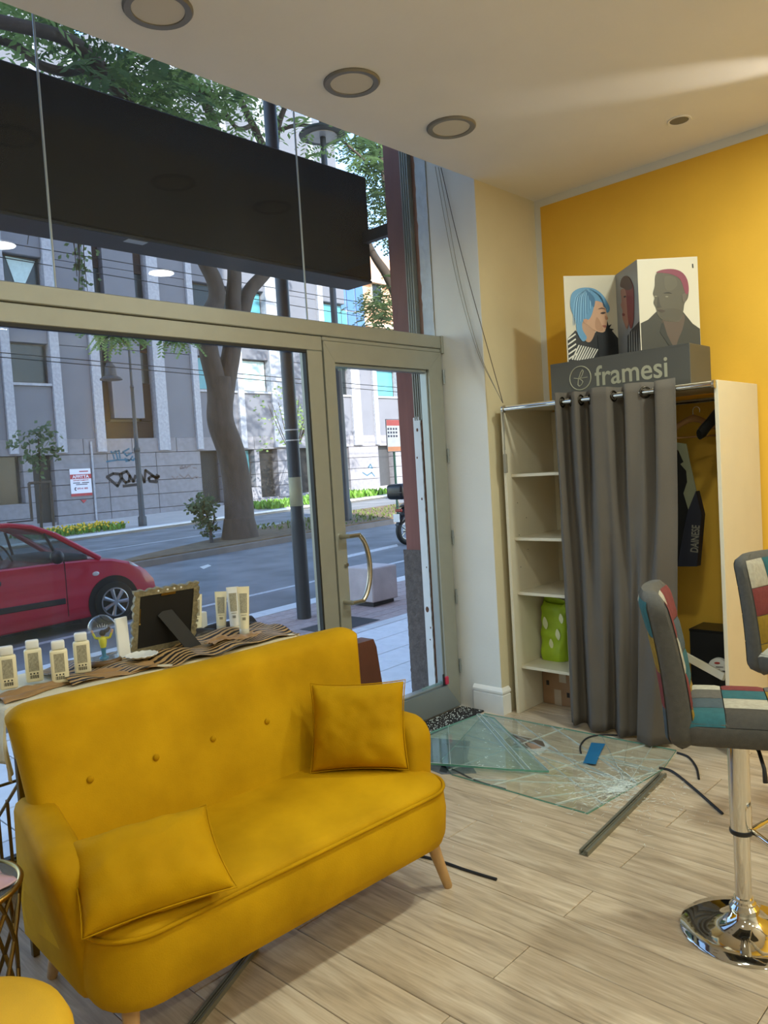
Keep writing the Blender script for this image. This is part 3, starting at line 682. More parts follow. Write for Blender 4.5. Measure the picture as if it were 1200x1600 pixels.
# right leaf: man with short pink hair
prt(2, 'jacket', pq(Q3, [(640, 780), (640, 560), (700, 530), (770, 465), (830, 520), (985, 455), (1060, 540), (1118, 575), (1118, 720)]), '3a372c', 1, False)
prt(2, 'chest', pq(Q3, [(820, 520), (985, 470), (985, 560), (940, 660), (900, 740), (840, 640)]), '5b4a3b', 2)
prt(2, 'head', pq(Q3, [(780, 180), (860, 145), (960, 150), (1020, 200), (1038, 270), (1030, 350), (1000, 395), (985, 460), (950, 530), (830, 530), (780, 490), (768, 440), (750, 400), (760, 360), (748, 330), (765, 270)]), '57503f', 3)
prt(2, 'face_light', pq(Q3, [(850, 200), (930, 205), (945, 260), (900, 300), (850, 290)]), '5d5644', 3.5)
prt(2, 'jaw_shade', pq(Q3, [(790, 480), (850, 440), (950, 440), (980, 470), (940, 525), (840, 525)]), '514a3a', 3.5)
prt(2, 'lapel', pq(Q3, [(820, 530), (850, 640), (905, 742), (880, 745), (790, 620)]), '2e2c23', 3.2, False)
prt(2, 'hair', pq(Q3, [(780, 170), (830, 148), (920, 142), (990, 165), (1030, 220), (1038, 300), (1015, 330), (1000, 290), (970, 215), (900, 180), (830, 172)]), '7d3746', 4)
prt(2, 'ear', pq(Q3, [(985, 330), (1012, 320), (1020, 350), (1000, 388), (985, 375)]), '64594a', 5)
for ex in (768, 858): prt(2, 'eye', pq(Q3, [(ex - 13, 350), (ex, 346), (ex + 13, 350), (ex, 353)]), '8f8872', 5)
prt(2, 'brow', pq(Q3, [(830, 325), (870, 315), (900, 325), (870, 323)]), '2b281f', 5)
prt(2, 'nose', pq(Q3, [(790, 350), (800, 410), (812, 430), (785, 435), (778, 420)]), '453f32', 5)
prt(2, 'mouth', pq(Q3, [(780, 455), (810, 448), (840, 458), (812, 470)]), '443629', 5)
prt(2, 'caption_mark', pq(Q3, [(1074, 100), (1084, 100), (1085, 130), (1075, 130)]), '1d1c19', 2, False)

# ================================================================ HANGERS, BACK PROTECTOR AND THE REST OF THE WARDROBE
M['hangwood'] = mat('hanger_wood', 'a8773f', .45, var=.12, scale=10)
def hanger(name, c, ang, w_, mt, label, bar=True, hookmat='chrome', fat=1.0):
    u = Vector((math.cos(ang), math.sin(ang), 0)); m = frame(c, u, (0, 0, 1))
    o = thing(name, label, 'hanger', c)
    sh = [(-w_ / 2, -.10, 0), (-w_ * .42, -.085, 0), (-w_ * .25, -.045, 0), (-w_ * .08, -.005, 0), (0, .006, 0), (w_ * .08, -.005, 0), (w_ * .25, -.045, 0), (w_ * .42, -.085, 0), (w_ / 2, -.10, 0)]
    MB(m @ Matrix.Scale(1.6, 4, (0, 1, 0))).tube([(x, y / 1.6, z) for x, y, z in sh], [r_ * fat for r_ in (.009, .011, .010, .011, .013, .011, .010, .011, .009)], 10).build('shoulder_bar', M[mt], o, smooth=60)
    if bar: MB(m).tube([(-w_ * .46, -.096, 0), (w_ * .46, -.096, 0)], .0055, 8).build('trouser_bar', M[mt], o, smooth=60)
    hk = [(0, .005, 0), (0, .045, 0)] + [(.018 - .018 * math.cos(a), .045 + .0 + .022 * math.sin(a), 0) for a in [PI * i / 8 for i in range(1, 9)]] + [(.034, .035, 0)]
    MB(m).tube(hk, .0022, 8).build('hook', M[hookmat], o, smooth=60)
    return o
hanger('wooden_hanger', P(1083, 655, 0, 4.26) - Vector((0, 0, .0)), math.radians(-60), .42, 'hangwood', 'wooden coat hanger with trouser bar on the wardrobe rail')
hanger('black_hanger', Vector((4.23, 1.565, 1.735)), math.radians(-20), .30, 'blackpl', 'broad black plastic coat hanger beside the white wardrobe side', bar=False, fat=2.0)
M['vest_grey'] = mat('sage_fabric', '8c8b6c', .85, var=.1, bump=.2); M['vest_navy'] = mat('navy_shell', '2a2a33', .5, var=.1)
M['vest_black'] = mat('black_mesh', '16130d', .9); M['grey_print'] = mat('grey_print', '8d8878', .5)
vp = thing('back_protector_vest', 'black and sage motorcycle back protector vest hung behind the curtain', 'vest', (4.25, 1.78, .93))
def sheet(poly, x0, x1, mt, name, par): 
    return MB().prism([(p.y, p.z) for p in poly], 0, x0, x1).build(name, M[mt], par)
vx = 4.25; V4 = lambda pts: [P(x, y, 0, vx) for x, y in pts]
k4 = lambda pts: V4([(1020 + x * .175, 620 + y * .175) for x, y in pts])
sheet(k4([(60, 440), (185, 445), (250, 520), (280, 600), (320, 700), (300, 830), (320, 1010), (290, 1200), (240, 1500), (60, 1520)]), vx - .01, vx + .03, 'vest_black', 'mesh_body', vp)
sheet(k4([(180, 400), (310, 420), (345, 600), (400, 840), (330, 1010), (285, 860), (318, 760), (310, 660), (258, 600), (285, 580), (240, 480), (185, 440)]), vx - .018, vx - .011, 'vest_grey', 'shoulder_strap', vp)
sheet(k4([(330, 1010), (400, 840), (450, 1050), (410, 1510), (235, 1510), (290, 1200)]), vx - .025, vx + .028, 'vest_navy', 'side_panel', vp)
a_ = P(1020 + 330 * .175, 620 + 1390 * .175, 0, vx - .027); b_ = P(1020 + 345 * .175, 620 + 1150 * .175, 0, vx - .027); c_ = P(1020 + 372 * .175, 620 + 1390 * .175, 0, vx - .027)
text('DAINESE', 'lettering', M['grey_print'], vp, frame(a_ + Vector((0, -.046, 0)), (b_ - a_), (0, 1, 0)) , wid=(b_ - a_).length, hei=.044, depth=.001, bold=.02)
# green carrier bag on the shelf
M['lime'] = mat('lime_bag', '9cb81e', .5, var=.12, scale=9, bump=.3, bscale=14); M['leafprint'] = mat('pale_leaf_print', 'dce0b0', .5)
gb = thing('carrier_bag', 'lime green carrier bag with pale leaf print on the lowest shelf', 'bag', (4.25, 2.63, .291))
def bagf(u, v):
    a = 2 * PI * u; z = .292 + .375 * v; rx = .075 * (1 - .55 * v ** 2) * (.75 + .25 * math.sin(PI * min(1, v * 3 + .15))); ry = .085 * (.72 + .4 * math.sin(PI * min(1, v * 1.2 + .1)))
    if v > .92: rx *= .5
    sq = lambda t: math.copysign(abs(t) ** .55, t)
    rx *= .8 + .2 * v; ry = .082 * (1 + .10 * math.sin(v * 3)) * (1 if v < .9 else .9)
    return Vector((4.23 + rx * sq(math.cos(a)) + .012 * noise.noise(Vector((u * 7, v * 6, 1))), 2.632 + ry * sq(math.sin(a)) - .01 * v + .012 * noise.noise(Vector((u * 7, v * 6, 4))), z + (.02 * math.sin(a + 1) if v > .95 else 0)))
MB().grid(bagf, 28, 20, cu=True).build('bag_body', M['lime'], gb, smooth=80)
for (uy, uz, s_) in [(.45, .62, 1.), (.56, .45, .9), (.50, .28, .8), (.60, .72, .8)]:
    q = bagf(uy, uz); MB(frame((q.x - .006, q.y, q.z), (0, -1, .2), (0, .3, 1))).prism(smoothpoly([(-.002, -.035 * s_), (.02 * s_, 0), (.005, .045 * s_), (-.018 * s_, .005)]), 2, 0, .001).build('leaf_print', M['leafprint'], gb)
M['kraft'] = mat('cardboard', '9c7a5a', .8, var=.08, scale=10); M['tape'] = mat('packing_tape', 'b7a894', .35); M['ink'] = mat('dark_ink', '2e2824', .7)
cb = thing('cardboard_box', 'brown cardboard box on the floor under the lowest shelf', 'box', (4.36, 2.57, 0))
MB().box((4.222, 2.41, 0), (4.50, 2.735, .262), bev=.003).build('carton', M['kraft'], cb)
MB().box((4.2205, 2.56, .15), (4.222, 2.61, .262)).build('tape', M['tape'], cb); MB().box((4.2205, 2.60, 0), (4.222, 2.65, .10)).build('tape', M['tape'], cb)
for y, z in ((2.685, .12), (2.55, .2), (2.54, .06)): MB().box((4.2207, y, z), (4.222, y + .02, z + .03)).build('print', M['ink'], cb)
bb = thing('black_box', 'black box on the wardrobe floor behind the bar stool', 'box', (4.4, 1.7, 0))
MB().box((4.30, 1.49, 0), (4.50, 1.80, .548), bev=.004).build('carton', M['black'], bb)
MB().box((4.298, 1.488, .54), (4.502, 1.802, .556), bev=.003).build('lid', M['blackpl'], bb)
rl = thing('cable_reel', 'white round cable reel label in front of the black box', 'reel', (4.22, 1.56, .3))
rm = frame(P(1122, 1044, 0, 4.2), (0, -1, .1), (0, .1, 1))
rc = P(1122, 1044, 0, 4.2)
MB(rm).lathe([(.050, -.03), (.053, -.028), (.053, 0), (.050, .002), (.001, .002)], (0, 0, 0), 32).build('disc', M['white'], rl, smooth=40)
MB(rm).lathe([(.048, -.33), (.048, -.03)], (0, 0, 0), 4) if False else None
M['redlogo'] = mat('red_logo', 'b8362c', .5)
text('Zeus', 'lettering', M['ink'], rl, rm @ Matrix.Translation((-.030, -.014, .003)), wid=.04, hei=.015, depth=.0006, bold=.02)
MB(rm).ell((0, .028, .003), (.016, .006, .001), 14, 6).build('logo', M['redlogo'], rl); MB(rm).box((.018, -.03, .0025), (.036, -.012, .0035)).build('mark', M['ink'], rl)
MB(rm).box((-.01, .005, .0025), (.03, .009, .0035)).build('mark', M['ink'], rl)
st = MB(); st.tube([rc + Vector((.02, 0, 0)), rc + Vector((.05, 0, 0))], .02, 10); st.box((4.215, 1.53, 0), (4.26, 1.61, rc.z - .045), bev=.004); st.build('stand', M['blackpl'], rl)
lb = thing('leaning_board', 'white narrow board leaning behind the bar stool in the wardrobe', 'board', (4.1, 1.65, .3))
a_ = P(1080, 1030, 0, 4.10); b_ = P(1132, 1058, 0, 4.0); dr = (b_ - a_)
MB(frame(a_, dr, (.3, 0, 1))).box((-.16, -.02, -.01), (dr.length + .0, .02, .01), bev=.002).build('plank_board', M['board'], lb)

# ================================================================ CABLES ON THE PIER
M['cable'] = mat('brown_cable', '4b3a2c', .6); M['cable2'] = mat('grey_cable', '8d8572', .6)
cA, cB = P(684, 262, 0, 3.866), Vector((3.866, 2.738, 1.888))
cn = (cB - cA).cross(Vector((0, 0, 1))).normalized()
def oncable(px, py):
    d_ = ray(px, py); c_ = Vector((0, 0, HC)); return c_ + d_ * ((cA - c_).dot(cn) / d_.dot(cn))
for mt, px_, r_, lab in [('cable', [(689, 262), (712, 360), (736, 452), (763, 548), (786, 630)], .0024, 'thin dark cable, rightmost of three running down the pier to the rod'),
                    ('cable2', [(680, 260), (696, 350), (712, 430), (730, 500), (748, 555), (766, 592), (784, 626)], .002, 'thin grey-brown cable, leftmost of three on the white pier'),
                    ('cable2', [(685, 261), (702, 350), (717, 430), (734, 500), (751, 556), (768, 594), (785, 629)], .002, 'thin grey-brown cable, middle one of three on the white pier')]:
    pts = [oncable(*q) for q in px_]; sm = []
    for i in range(len(pts) - 1):
        p0 = pts[max(0, i - 1)]; p1 = pts[i]; p2 = pts[i + 1]; p3 = pts[min(len(pts) - 1, i + 2)]
        for k in range(8):
            t = k / 8; sm.append(.5 * ((2 * p1) + (-p0 + p2) * t + (2 * p0 - 5 * p1 + 4 * p2 - p3) * t * t + (-p0 + 3 * p1 - 3 * p2 + p3) * t ** 3))
    tag(MB().tube(sm + [pts[-1]], r_, 6).build('cable', M[mt], None, smooth=80), lab, 'cable', 'cables on the pier')
pc = thing('hanging_cord_switch', 'small beige cord with inline switch hanging from the curtain rod end', 'cord', (3.93, 2.735, 1.55))
MB().tube([(3.935, 2.735, 1.87), (3.945, 2.74, 1.80), (3.935, 2.728, 1.70), (3.94, 2.735, 1.64), (3.94, 2.735, 1.60)], .003, 6).build('cord', M['cable2'], pc, smooth=80)
MB().tube([(3.935, 2.728, 1.87), (3.93, 2.72, 1.78), (3.945, 2.736, 1.70), (3.94, 2.732, 1.63)], .0025, 6).build('cord', M['cable2'], pc, smooth=80)
MB().box((3.93, 2.722, 1.49), (3.948, 2.745, 1.605), bev=.004).build('switch', M['cable2'], pc)

# ================================================================ BAR STOOLS
for k, h_ in dict(p_grey='55514a', p_white='a29c8a', p_red='6c2a28', p_teal='1f555a', p_yel='80650e', p_dark='3d3932', p_slate='3c4a50').items():
    M[k] = mat('patch_' + k, h_, .9, var=.14, scale=60, bump=.3, bscale=420, sheen=.15)
M['p_core'] = mat('stool_side_fabric', '4f4c45', .9, var=.1, scale=60, bump=.3, bscale=420)
def stool(c, ang, label, cols, bcols, h=0.0):
    f = Vector((math.cos(ang), math.sin(ang), 0)); s = Vector((-f.y, f.x, 0))   # s = left of forward
    m = Matrix((f, s, Vector((0, 0, 1)))).transposed().to_4x4(); m.translation = Vector(c)
    o = thing('bar_stool', label, 'bar stool', c, 'patchwork bar stools')
    MB(m).lathe([(.195, 0), (.197, .004), (.193, .009), (.15, .016), (.10, .026), (.066, .042), (.047, .062), (.042, .078)], n=56).build('base', M['chrome'], o, smooth=50)
    MB(m).lathe([(.045, .07), (.045, .085), (.036, .095), (.036, .10), (.030, .105), (.030, .115)], n=32).build('collar', M['chrome'], o, smooth=40)
    MB(m).lathe([(.025, .10), (.025, .40)], n=28).build('inner_post', M['chrome'], o, smooth=50)
    MB(m).lathe([(.0325, .33), (.0325, .655 + h)], n=28).build('outer_post', M['chrome'], o, smooth=50)
    MB(m).lathe([(.034, .325), (.036, .33), (.036, .336), (.034, .34)], n=28).build('gland', M['blackpl'], o, smooth=40)
    ft = [(.03, .0, .335), (.09, -.10, .33), (.16, -.16, .328), (.235, -.12, .328), (.26, 0, .328), (.235, .12, .328), (.16, .16, .328), (.09, .10, .33), (.03, .0, .335)]
    MB(m).tube(ft, .0095, 10).build('footrest', M['chrome'], o, smooth=60)
    MB(m).tube([(.02, -.03, .655), (.05, -.12, .64), (.06, -.16, .60), (.062, -.165, .56)], [.006, .006, .006, .008], 8).build('height_lever', M['blackpl'], o, smooth=60)
    MB(m).box((-.10, -.10, .645 + h), (.10, .10, .662 + h), bev=.004).build('mount_plate', M['blackpl'], o)
    # seat core and patch pads
    S0, S1, hw = -.17, .22, .195
    def top(u, v, off=0):   # u across depth (S0..S1), v across width
        a = 2 * u - 1; b = 2 * v - 1; d = max(abs(a), abs(b)); e = .028 * max(0, (abs(a) - .72) / .28) ** 2 + .028 * max(0, (abs(b) - .72) / .28) ** 2
        return Vector((S0 + (S1 - S0) * u, hw * b, .755 + h - e + off + .006 * math.cos(a * 1.4) * math.cos(b * 1.4)))
    mb = MB(m)
    rings = []
    for z, i in ((.660, .03), (.664, .012), (.68, .0), (.715, -.004), (.727, .0)):
        rings.append([Vector((x, y, zz + h)) for x, y, zz in rrect(S0, S1, -hw, hw, .05, .05, z, i, 5)])
    mb.loft(rings); seat = mb.build('seat', M['p_core'], o, smooth=50)
    nr, nc = 4, 3; k = 0
    for i in range(nc):
        for j in range(nr):
            def g(u, v, i=i, j=j):
                uu = (i + .012 + u * .976) / nc; vv = (j + .012 + v * .976) / nr
                q = top(uu, vv); e = min(u, 1 - u, v, 1 - v); q.z += .003 * min(1, e * 8)
                return q
            MB(m).grid(g, 9, 9).build('patch', M[cols[(i * nr + j) % len(cols)]], seat, smooth=80); k += 1
    MB(m).loft([[Vector((x, y, zz + h)) for x, y, zz in rrect(S0, S1, -hw, hw, .05, .05, z, i, 5)] for z, i in ((.722, .003), (.735, .006), (.742, .03), (.745, .10))]).build('pad', M['p_core'], seat, smooth=60)
    # backrest: tall rounded slab curving back
    th = .085
    def bc(v):  # centre line (x,z) of the slab
        return (-.165 - .035 * v - .055 * v * v, .645 + .475 * v)
    def outline(v): 
        r = .05; z = v * .475; e = 0
        if z < r: e = r - math.sqrt(r * r - (r - z) ** 2)
        if .475 - z < r: e = r - math.sqrt(max(0, r * r - (r - (.475 - z)) ** 2))
        return hw - e * .9
    def bk(side, off):
        def g(u, v):
            x, z = bc(v); b = 2 * u - 1; hwv = outline(v); nx = th / 2 * (1 - .18 * v) 
            ed = max(0, (abs(b) - .86) / .14); nx -= .018 * ed * ed; ev = max(0, (abs(2 * v - 1) - .8) / .2); nx *= 1 - .55 * ev * ev
            return Vector((x + side * (nx + off) + .03 * b * b * v, hwv * b, z + h))
        return g
    mb = MB(m); mb.grid(bk(1, 0), 20, 24); mb.grid(bk(-1, 0), 20, 24)
    g1, g2 = bk(1, 0), bk(-1, 0)
    for j in range(23):
        for uu in (0, 1):
            v0, v1 = j / 23, (j + 1) / 23; mb.add([g1(uu, v0), g1(uu, v1), g2(uu, v1), g2(uu, v0)], [(0, 1, 2, 3)])
    for i in range(19):
        for vv in (0, 1):
            u0, u1 = i / 19, (i + 1) / 19; mb.add([g1(u0, vv), g1(u1, vv), g2(u1, vv), g2(u0, vv)], [(0, 1, 2, 3)])
    bm = bmesh.new(); vs = [bm.verts.new(p) for p in mb.v]
    for q in mb.f: bm.faces.new([vs[i] for i in q])
    bmesh.ops.remove_doubles(bm, verts=bm.verts, dist=.0008); m2 = MB(); m2.bm(bm)
    br_ = m2.build('backrest', M['p_core'], o, smooth=60)
    for side in (1, -1):
        for i in range(3):
            for j in range(4):
                def g(u, v, i=i, j=j):
                    e = min(u, 1 - u, v, 1 - v)
                    return bk(side, .0015 + .003 * min(1, e * 8))(.03 + .94 * (i + .012 + u * .976) / 3, .04 + .92 * (j + .012 + v * .976) / 4)
                MB(m).grid(g, 8, 8).build('patch', M[bcols[(i * 5 + j * 3 + (2 if side > 0 else 6)) % 12]], br_, smooth=80)
    MB(m).tube([bk(0, 0)(t, .02) - Vector((.0, 0, .0)) for t in (.12, .5, .88)], .02, 8).build('hinge_bar', M['p_core'], br_, smooth=60)
    return o
b1 = ['p_' + k for k in 'yel grey yel teal white red slate dark white red teal red'.split()]
b2 = ['p_' + k for k in 'grey dark yel teal teal yel dark white red slate red white'.split()]
RT = math.atan2(-.723, .689)
c1 = ['p_teal', 'p_slate', 'p_grey', 'p_white', 'p_dark', 'p_white', 'p_teal', 'p_red', 'p_grey', 'p_teal', 'p_yel', 'p_grey']
c2 = ['p_white', 'p_red', 'p_yel', 'p_teal', 'p_grey', 'p_teal', 'p_dark', 'p_white', 'p_slate', 'p_red', 'p_teal', 'p_yel']
stool((2.5, .905, 0), math.radians(-67), 'nearest patchwork bar stool with a round chrome base on the plank floor', c1, b1)
stool((3.33, .868, 0), math.radians(-110), 'farther patchwork bar stool at the right edge beside the white wardrobe side', c2, b2)
# ================================================================ STREET GROUND (rises gently to the right)
M['pave_base'] = mat('mortar', '6f6c69', .95, var=.1); M['tile'] = mat('grey_white_paving', 'eceded', .7, var=.05, scale=14, rand=.05, bump=.05)
M['kerb'] = mat('white_kerb', 'e2e2e0', .8, var=.06, scale=9, rand=.03); M['sett'] = mat('pink_sett', 'b7a49e', .85, var=.14, scale=16, rand=.09)
M['asphalt'] = mat('asphalt', '74777a', .8, var=.2, scale=1.2, bump=.3, bscale=120, col2='8a8d90', detail=9)
M['asphalt2'] = mat('asphalt_patch', '4a4846', .9, var=.15, scale=9, bump=.3)
M['paint'] = mat('road_paint', 'c2c4c6', .7, var=.15, scale=20); M['soil'] = mat('dry_soil', '6d5d48', .95, var=.3, scale=5, bump=.7, bscale=20)
M['farpave'] = mat('far_pavement', 'b7b1ab', .85, var=.08, scale=1.5); M['grass'] = mat('grass', '5c6b34', .9, var=.3, scale=6)
XA, XB = -8, 70
def slab(name, y0, y1, off, mt, x0=XA, x1=XB, th=.3, par=None, **k):
    m = MB(); n = 2
    m.add([(x0, y0, gz(x0, off - th)), (x1, y0, gz(x1, off - th)), (x1, y1, gz(x1, off - th)), (x0, y1, gz(x0, off - th)),
           (x0, y0, gz(x0, off)), (x1, y0, gz(x1, off)), (x1, y1, gz(x1, off)), (x0, y1, gz(x0, off))],
          [(3,2,1,0),(4,5,6,7),(0,1,5,4),(1,2,6,5),(2,3,7,6),(3,0,4,7)])
    return m.build(name, M[mt], par, **k)
pv = struct(slab('pavement', 3.2, 7.1, -.008, 'pave_base'))
def piece(name, x0, x1, y0, y1, off, mt, par, g=.004, b=.003):
    m = MB(); z = lambda x: gz(x, off)
    x0 += g; x1 -= g; y0 += g; y1 -= g
    m.add([(x0, y0, z(x0) - .05), (x1, y0, z(x1) - .05), (x1, y1, z(x1) - .05), (x0, y1, z(x0) - .05), (x0, y0, z(x0) - b), (x1, y0, z(x1) - b), (x1, y1, z(x1) - b), (x0, y1, z(x0) - b),
           (x0 + b, y0 + b, z(x0)), (x1 - b, y0 + b, z(x1)), (x1 - b, y1 - b, z(x1)), (x0 + b, y1 - b, z(x0))],
          [(3,2,1,0),(0,1,5,4),(1,2,6,5),(2,3,7,6),(3,0,4,7),(4,5,9,8),(5,6,10,9),(6,7,11,10),(7,4,8,11),(8,9,10,11)])
    return m.build(name, M[mt], par)
for i in range(17):
    for j in range(5): piece('paving_tile', .6 + .4 * i, 1.0 + .4 * i, 3.54 + .382 * j, 3.922 + .382 * j, 0, 'tile', pv)
for i in range(10): piece('border_stone', .6 + .8 * i, 1.4 + .8 * i, 5.45, 5.62, .002, 'kerb', pv)
for j in range(8):
    for i in range(17): piece('sett', 2.2 + .42 * i + (.21 if j % 2 else 0), 2.62 + .42 * i + (.21 if j % 2 else 0), 5.622 + .185 * j, 5.807 + .185 * j, 0, 'sett', pv)
kb = struct(slab('kerb_near', 7.1, 7.36, -.006, 'pave_base', th=.25))
for i in range(12): piece('kerb_stone', .4 + 1.0 * i, 1.4 + 1.0 * i, 7.1, 7.37, .004, 'kerb', kb)
rd_ = struct(slab('road', 7.36, 23.2, -.12, 'asphalt'))
for y, wd_ in ((9.0, .11), (18.9, .10)): slab('road_line', y - wd_ / 2, y + wd_ / 2, -.117, 'paint', th=.005, par=rd_)
q = [G(540, 868, -.117), G(620, 850, -.117), G(622, 853, -.117), G(540, 872, -.117)]
MB().add([p for p in q] + [p - Vector((0, 0, .004)) for p in q], [(0, 1, 2, 3), (7, 6, 5, 4), (0, 4, 5, 1), (1, 5, 6, 2), (2, 6, 7, 3), (3, 7, 4, 0)]).build('road_line', M['paint'], rd_)
mc = piece('manhole_patch', 5.05, 5.75, 5.66, 6.15, .003, 'asphalt2', pv)
# median: narrow at its left tip, wider to the right
mo = [(7.2, 14.12), (60, 14.12), (60, 18.4), (16, 18.4), (8.3, 15.3), (7.35, 14.7)]
md = MB(); n = len(mo)
md.add([(x, y, gz(x, .0)) for x, y in mo] + [(x, y, gz(x, -.2)) for x, y in mo], [list(range(n)), list(range(n, 2 * n))[::-1]] + [(i, (i + 1) % n, n + (i + 1) % n, n + i) for i in range(n)])
md = struct(md.build('median_kerb', M['kerb']))
md.data.materials[0] = mat('dirty_kerb', '77706a', .9, var=.15, scale=3)
mi = [(7.5, 14.30), (60, 14.30), (60, 18.2), (16, 18.2), (8.4, 15.1), (7.6, 14.6)]
def soilz(x, y): return gz(x, .015 + .05 * noise.noise(Vector((x * .7, y * .7, 0))))
MB().add([(x, y, gz(x, .03)) for x, y in mi] + [(x, y, gz(x, -.05)) for x, y in mi], [list(range(n)), list(range(n, 2 * n))[::-1]] + [(i, (i + 1) % n, n + (i + 1) % n, n + i) for i in range(n)]).build('soil', M['soil'], md)
fp = struct(slab('pavement_far', 23.2, 31.2, 0, 'farpave'))
for i in range(36): piece('kerb_stone', 4 + 1.2 * i, 5.2 + 1.2 * i, 23.05, 23.4, .01, 'kerb', fp)
# litter and scraps
def grass_patch(name, label, pts, n, hmin, hmax, mt, seed, cat='grass', kind='stuff', flowers=None):
    random.seed(seed); m = MB(); lo_x = min(p[0] for p in pts); hi_x = max(p[0] for p in pts); lo_y = min(p[1] for p in pts); hi_y = max(p[1] for p in pts)
    for _ in range(n):
        x = random.uniform(lo_x, hi_x); y = random.uniform(lo_y, hi_y); h_ = random.uniform(hmin, hmax); a = random.uniform(0, 6.3); w_ = h_ * .16 + .01
        b = Vector((x, y, gz(x, .02))); d_ = Vector((math.cos(a), math.sin(a), 0)); s_ = Vector((-d_.y, d_.x, 0)) * w_
        tp = b + d_ * h_ * random.uniform(.2, .8) + Vector((0, 0, h_))
        m.add([b - s_, b + s_, (b + tp) / 2 + s_ + Vector((0, 0, h_ * .15)), tp, (b + tp) / 2 - s_ + Vector((0, 0, h_ * .15))], [(0, 1, 2, 3, 4)])
    o = m.build(name, M[mt], None, kind=kind, fix=False); tag(o, label, cat)
    return o
M['leafgreen'] = mat('leaf_green', '5f8a2e', .6, var=.3, scale=3); M['flower'] = mat('yellow_flower', 'd9b52a', .6)
grass_patch('median_grass', 'thin dry grass along the right part of the median', [(12.5, 14.4), (24, 17.8)], 1500, .03, .09, 'grass', 3)
grass_patch('flower_bed', 'low green planting with yellow flowers by the far kerb at left', [(9.6, 23.6), (12.6, 26)], 700, .06, .24, 'leafgreen', 4, 'plants')
random.seed(8); m = MB()
for _ in range(150):
    x = random.uniform(10.4, 12.6); y = random.uniform(23.6, 25.6); m.ell((x, y, gz(x, random.uniform(.12, .26))), .035, 6, 4)
o = m.build('yellow_flowers', M['flower'], None, kind='stuff'); tag(o, 'yellow blossoms over the low planting by the far kerb', 'flowers')
grass_patch('green_bed', 'sunlit low green hedge planting on the far pavement behind the median tree', [(18.5, 23.6), (25.5, 26.5)], 1800, .08, .3, 'leafgreen', 6, 'plants')
tag(MB().add([P_ for P_ in [G(312, 886, -.115), G(325, 882, -.108), G(330, 884, -.115), G(318, 889, -.115)]] , [(0, 1, 2, 3)]).build('paper_scrap', M['white'], None, thick=.004), 'crumpled white paper scrap lying on the near road', 'litter')

# ================================================================ BUILDING ACROSS THE STREET
YB = 30.5
M['granite'] = mat('light_granite', '979ca6', .7, var=.16, scale=9, detail=8); M['panel'] = mat('grey_panel', '666a74', .75, var=.05, scale=1.2, rand=.02)
M['stone'] = mat('grey_stone_block', '7a7b82', .8, var=.12, scale=5, rand=.05, detail=8); M['brown'] = mat('brown_metal_cladding', '2c2526', .7, spec=.2, var=.12, rand=.05)
M['winframe'] = mat('dark_window_frame', '3a3c40', .5); M['darkglass'] = mat('dark_window_glass', '232a2e', .18, var=.3, scale=.8, spec=.3)
M['tealglass'] = mat('teal_window_blind', '4c8a98', .3, var=.12, scale=1.5); M['blind'] = mat('pale_curtain', 'a9c4c8', .7, var=.1)
M['darkin'] = mat('dark_interior', '1d1c1c', .6, var=.3, scale=1)
bl = thing('office_building', 'long grey granite office building across the street with graffiti on its base', 'building', (18, YB, .3))
X = lambda px: P(px, 640, 1, YB).x
BX0, BX1, BTOP = 6.0, 38.0, 20.0
MB().box((BX0, YB + .5, -1), (29.3, YB + 9, BTOP)).build('core', M['panel'], bl)
MB().box((29.3, YB + .5, -1), (BX1, YB + 9, 8.4)).build('core', M['panel'], bl)
def BXX(name, x0, x1, z0, z1, yf, mt, par=bl, dep=.5, g=.012):
    return MB().box((x0 + g, YB + yf, z0 + g), (x1 - g, YB + dep + .01, z1 - g)).build(name, M[mt], par)
ZP = 3.58     # top of the stone base
cols = [(-25, -12), (8, 22), (84, 98), (146, 160), (243, 260), (303, 312), (372, 381), (424, 447), (505, 513), (549, 562), (583, 589), (622, 640)]
cw = [(X(a), X(b)) for a, b in cols]
for (a, b) in cw: MB().box((a, YB - .14, ZP - .55), (b, YB + .5, BTOP if a < 29.3 else 8.4)).build('pilaster', M['granite'], bl)
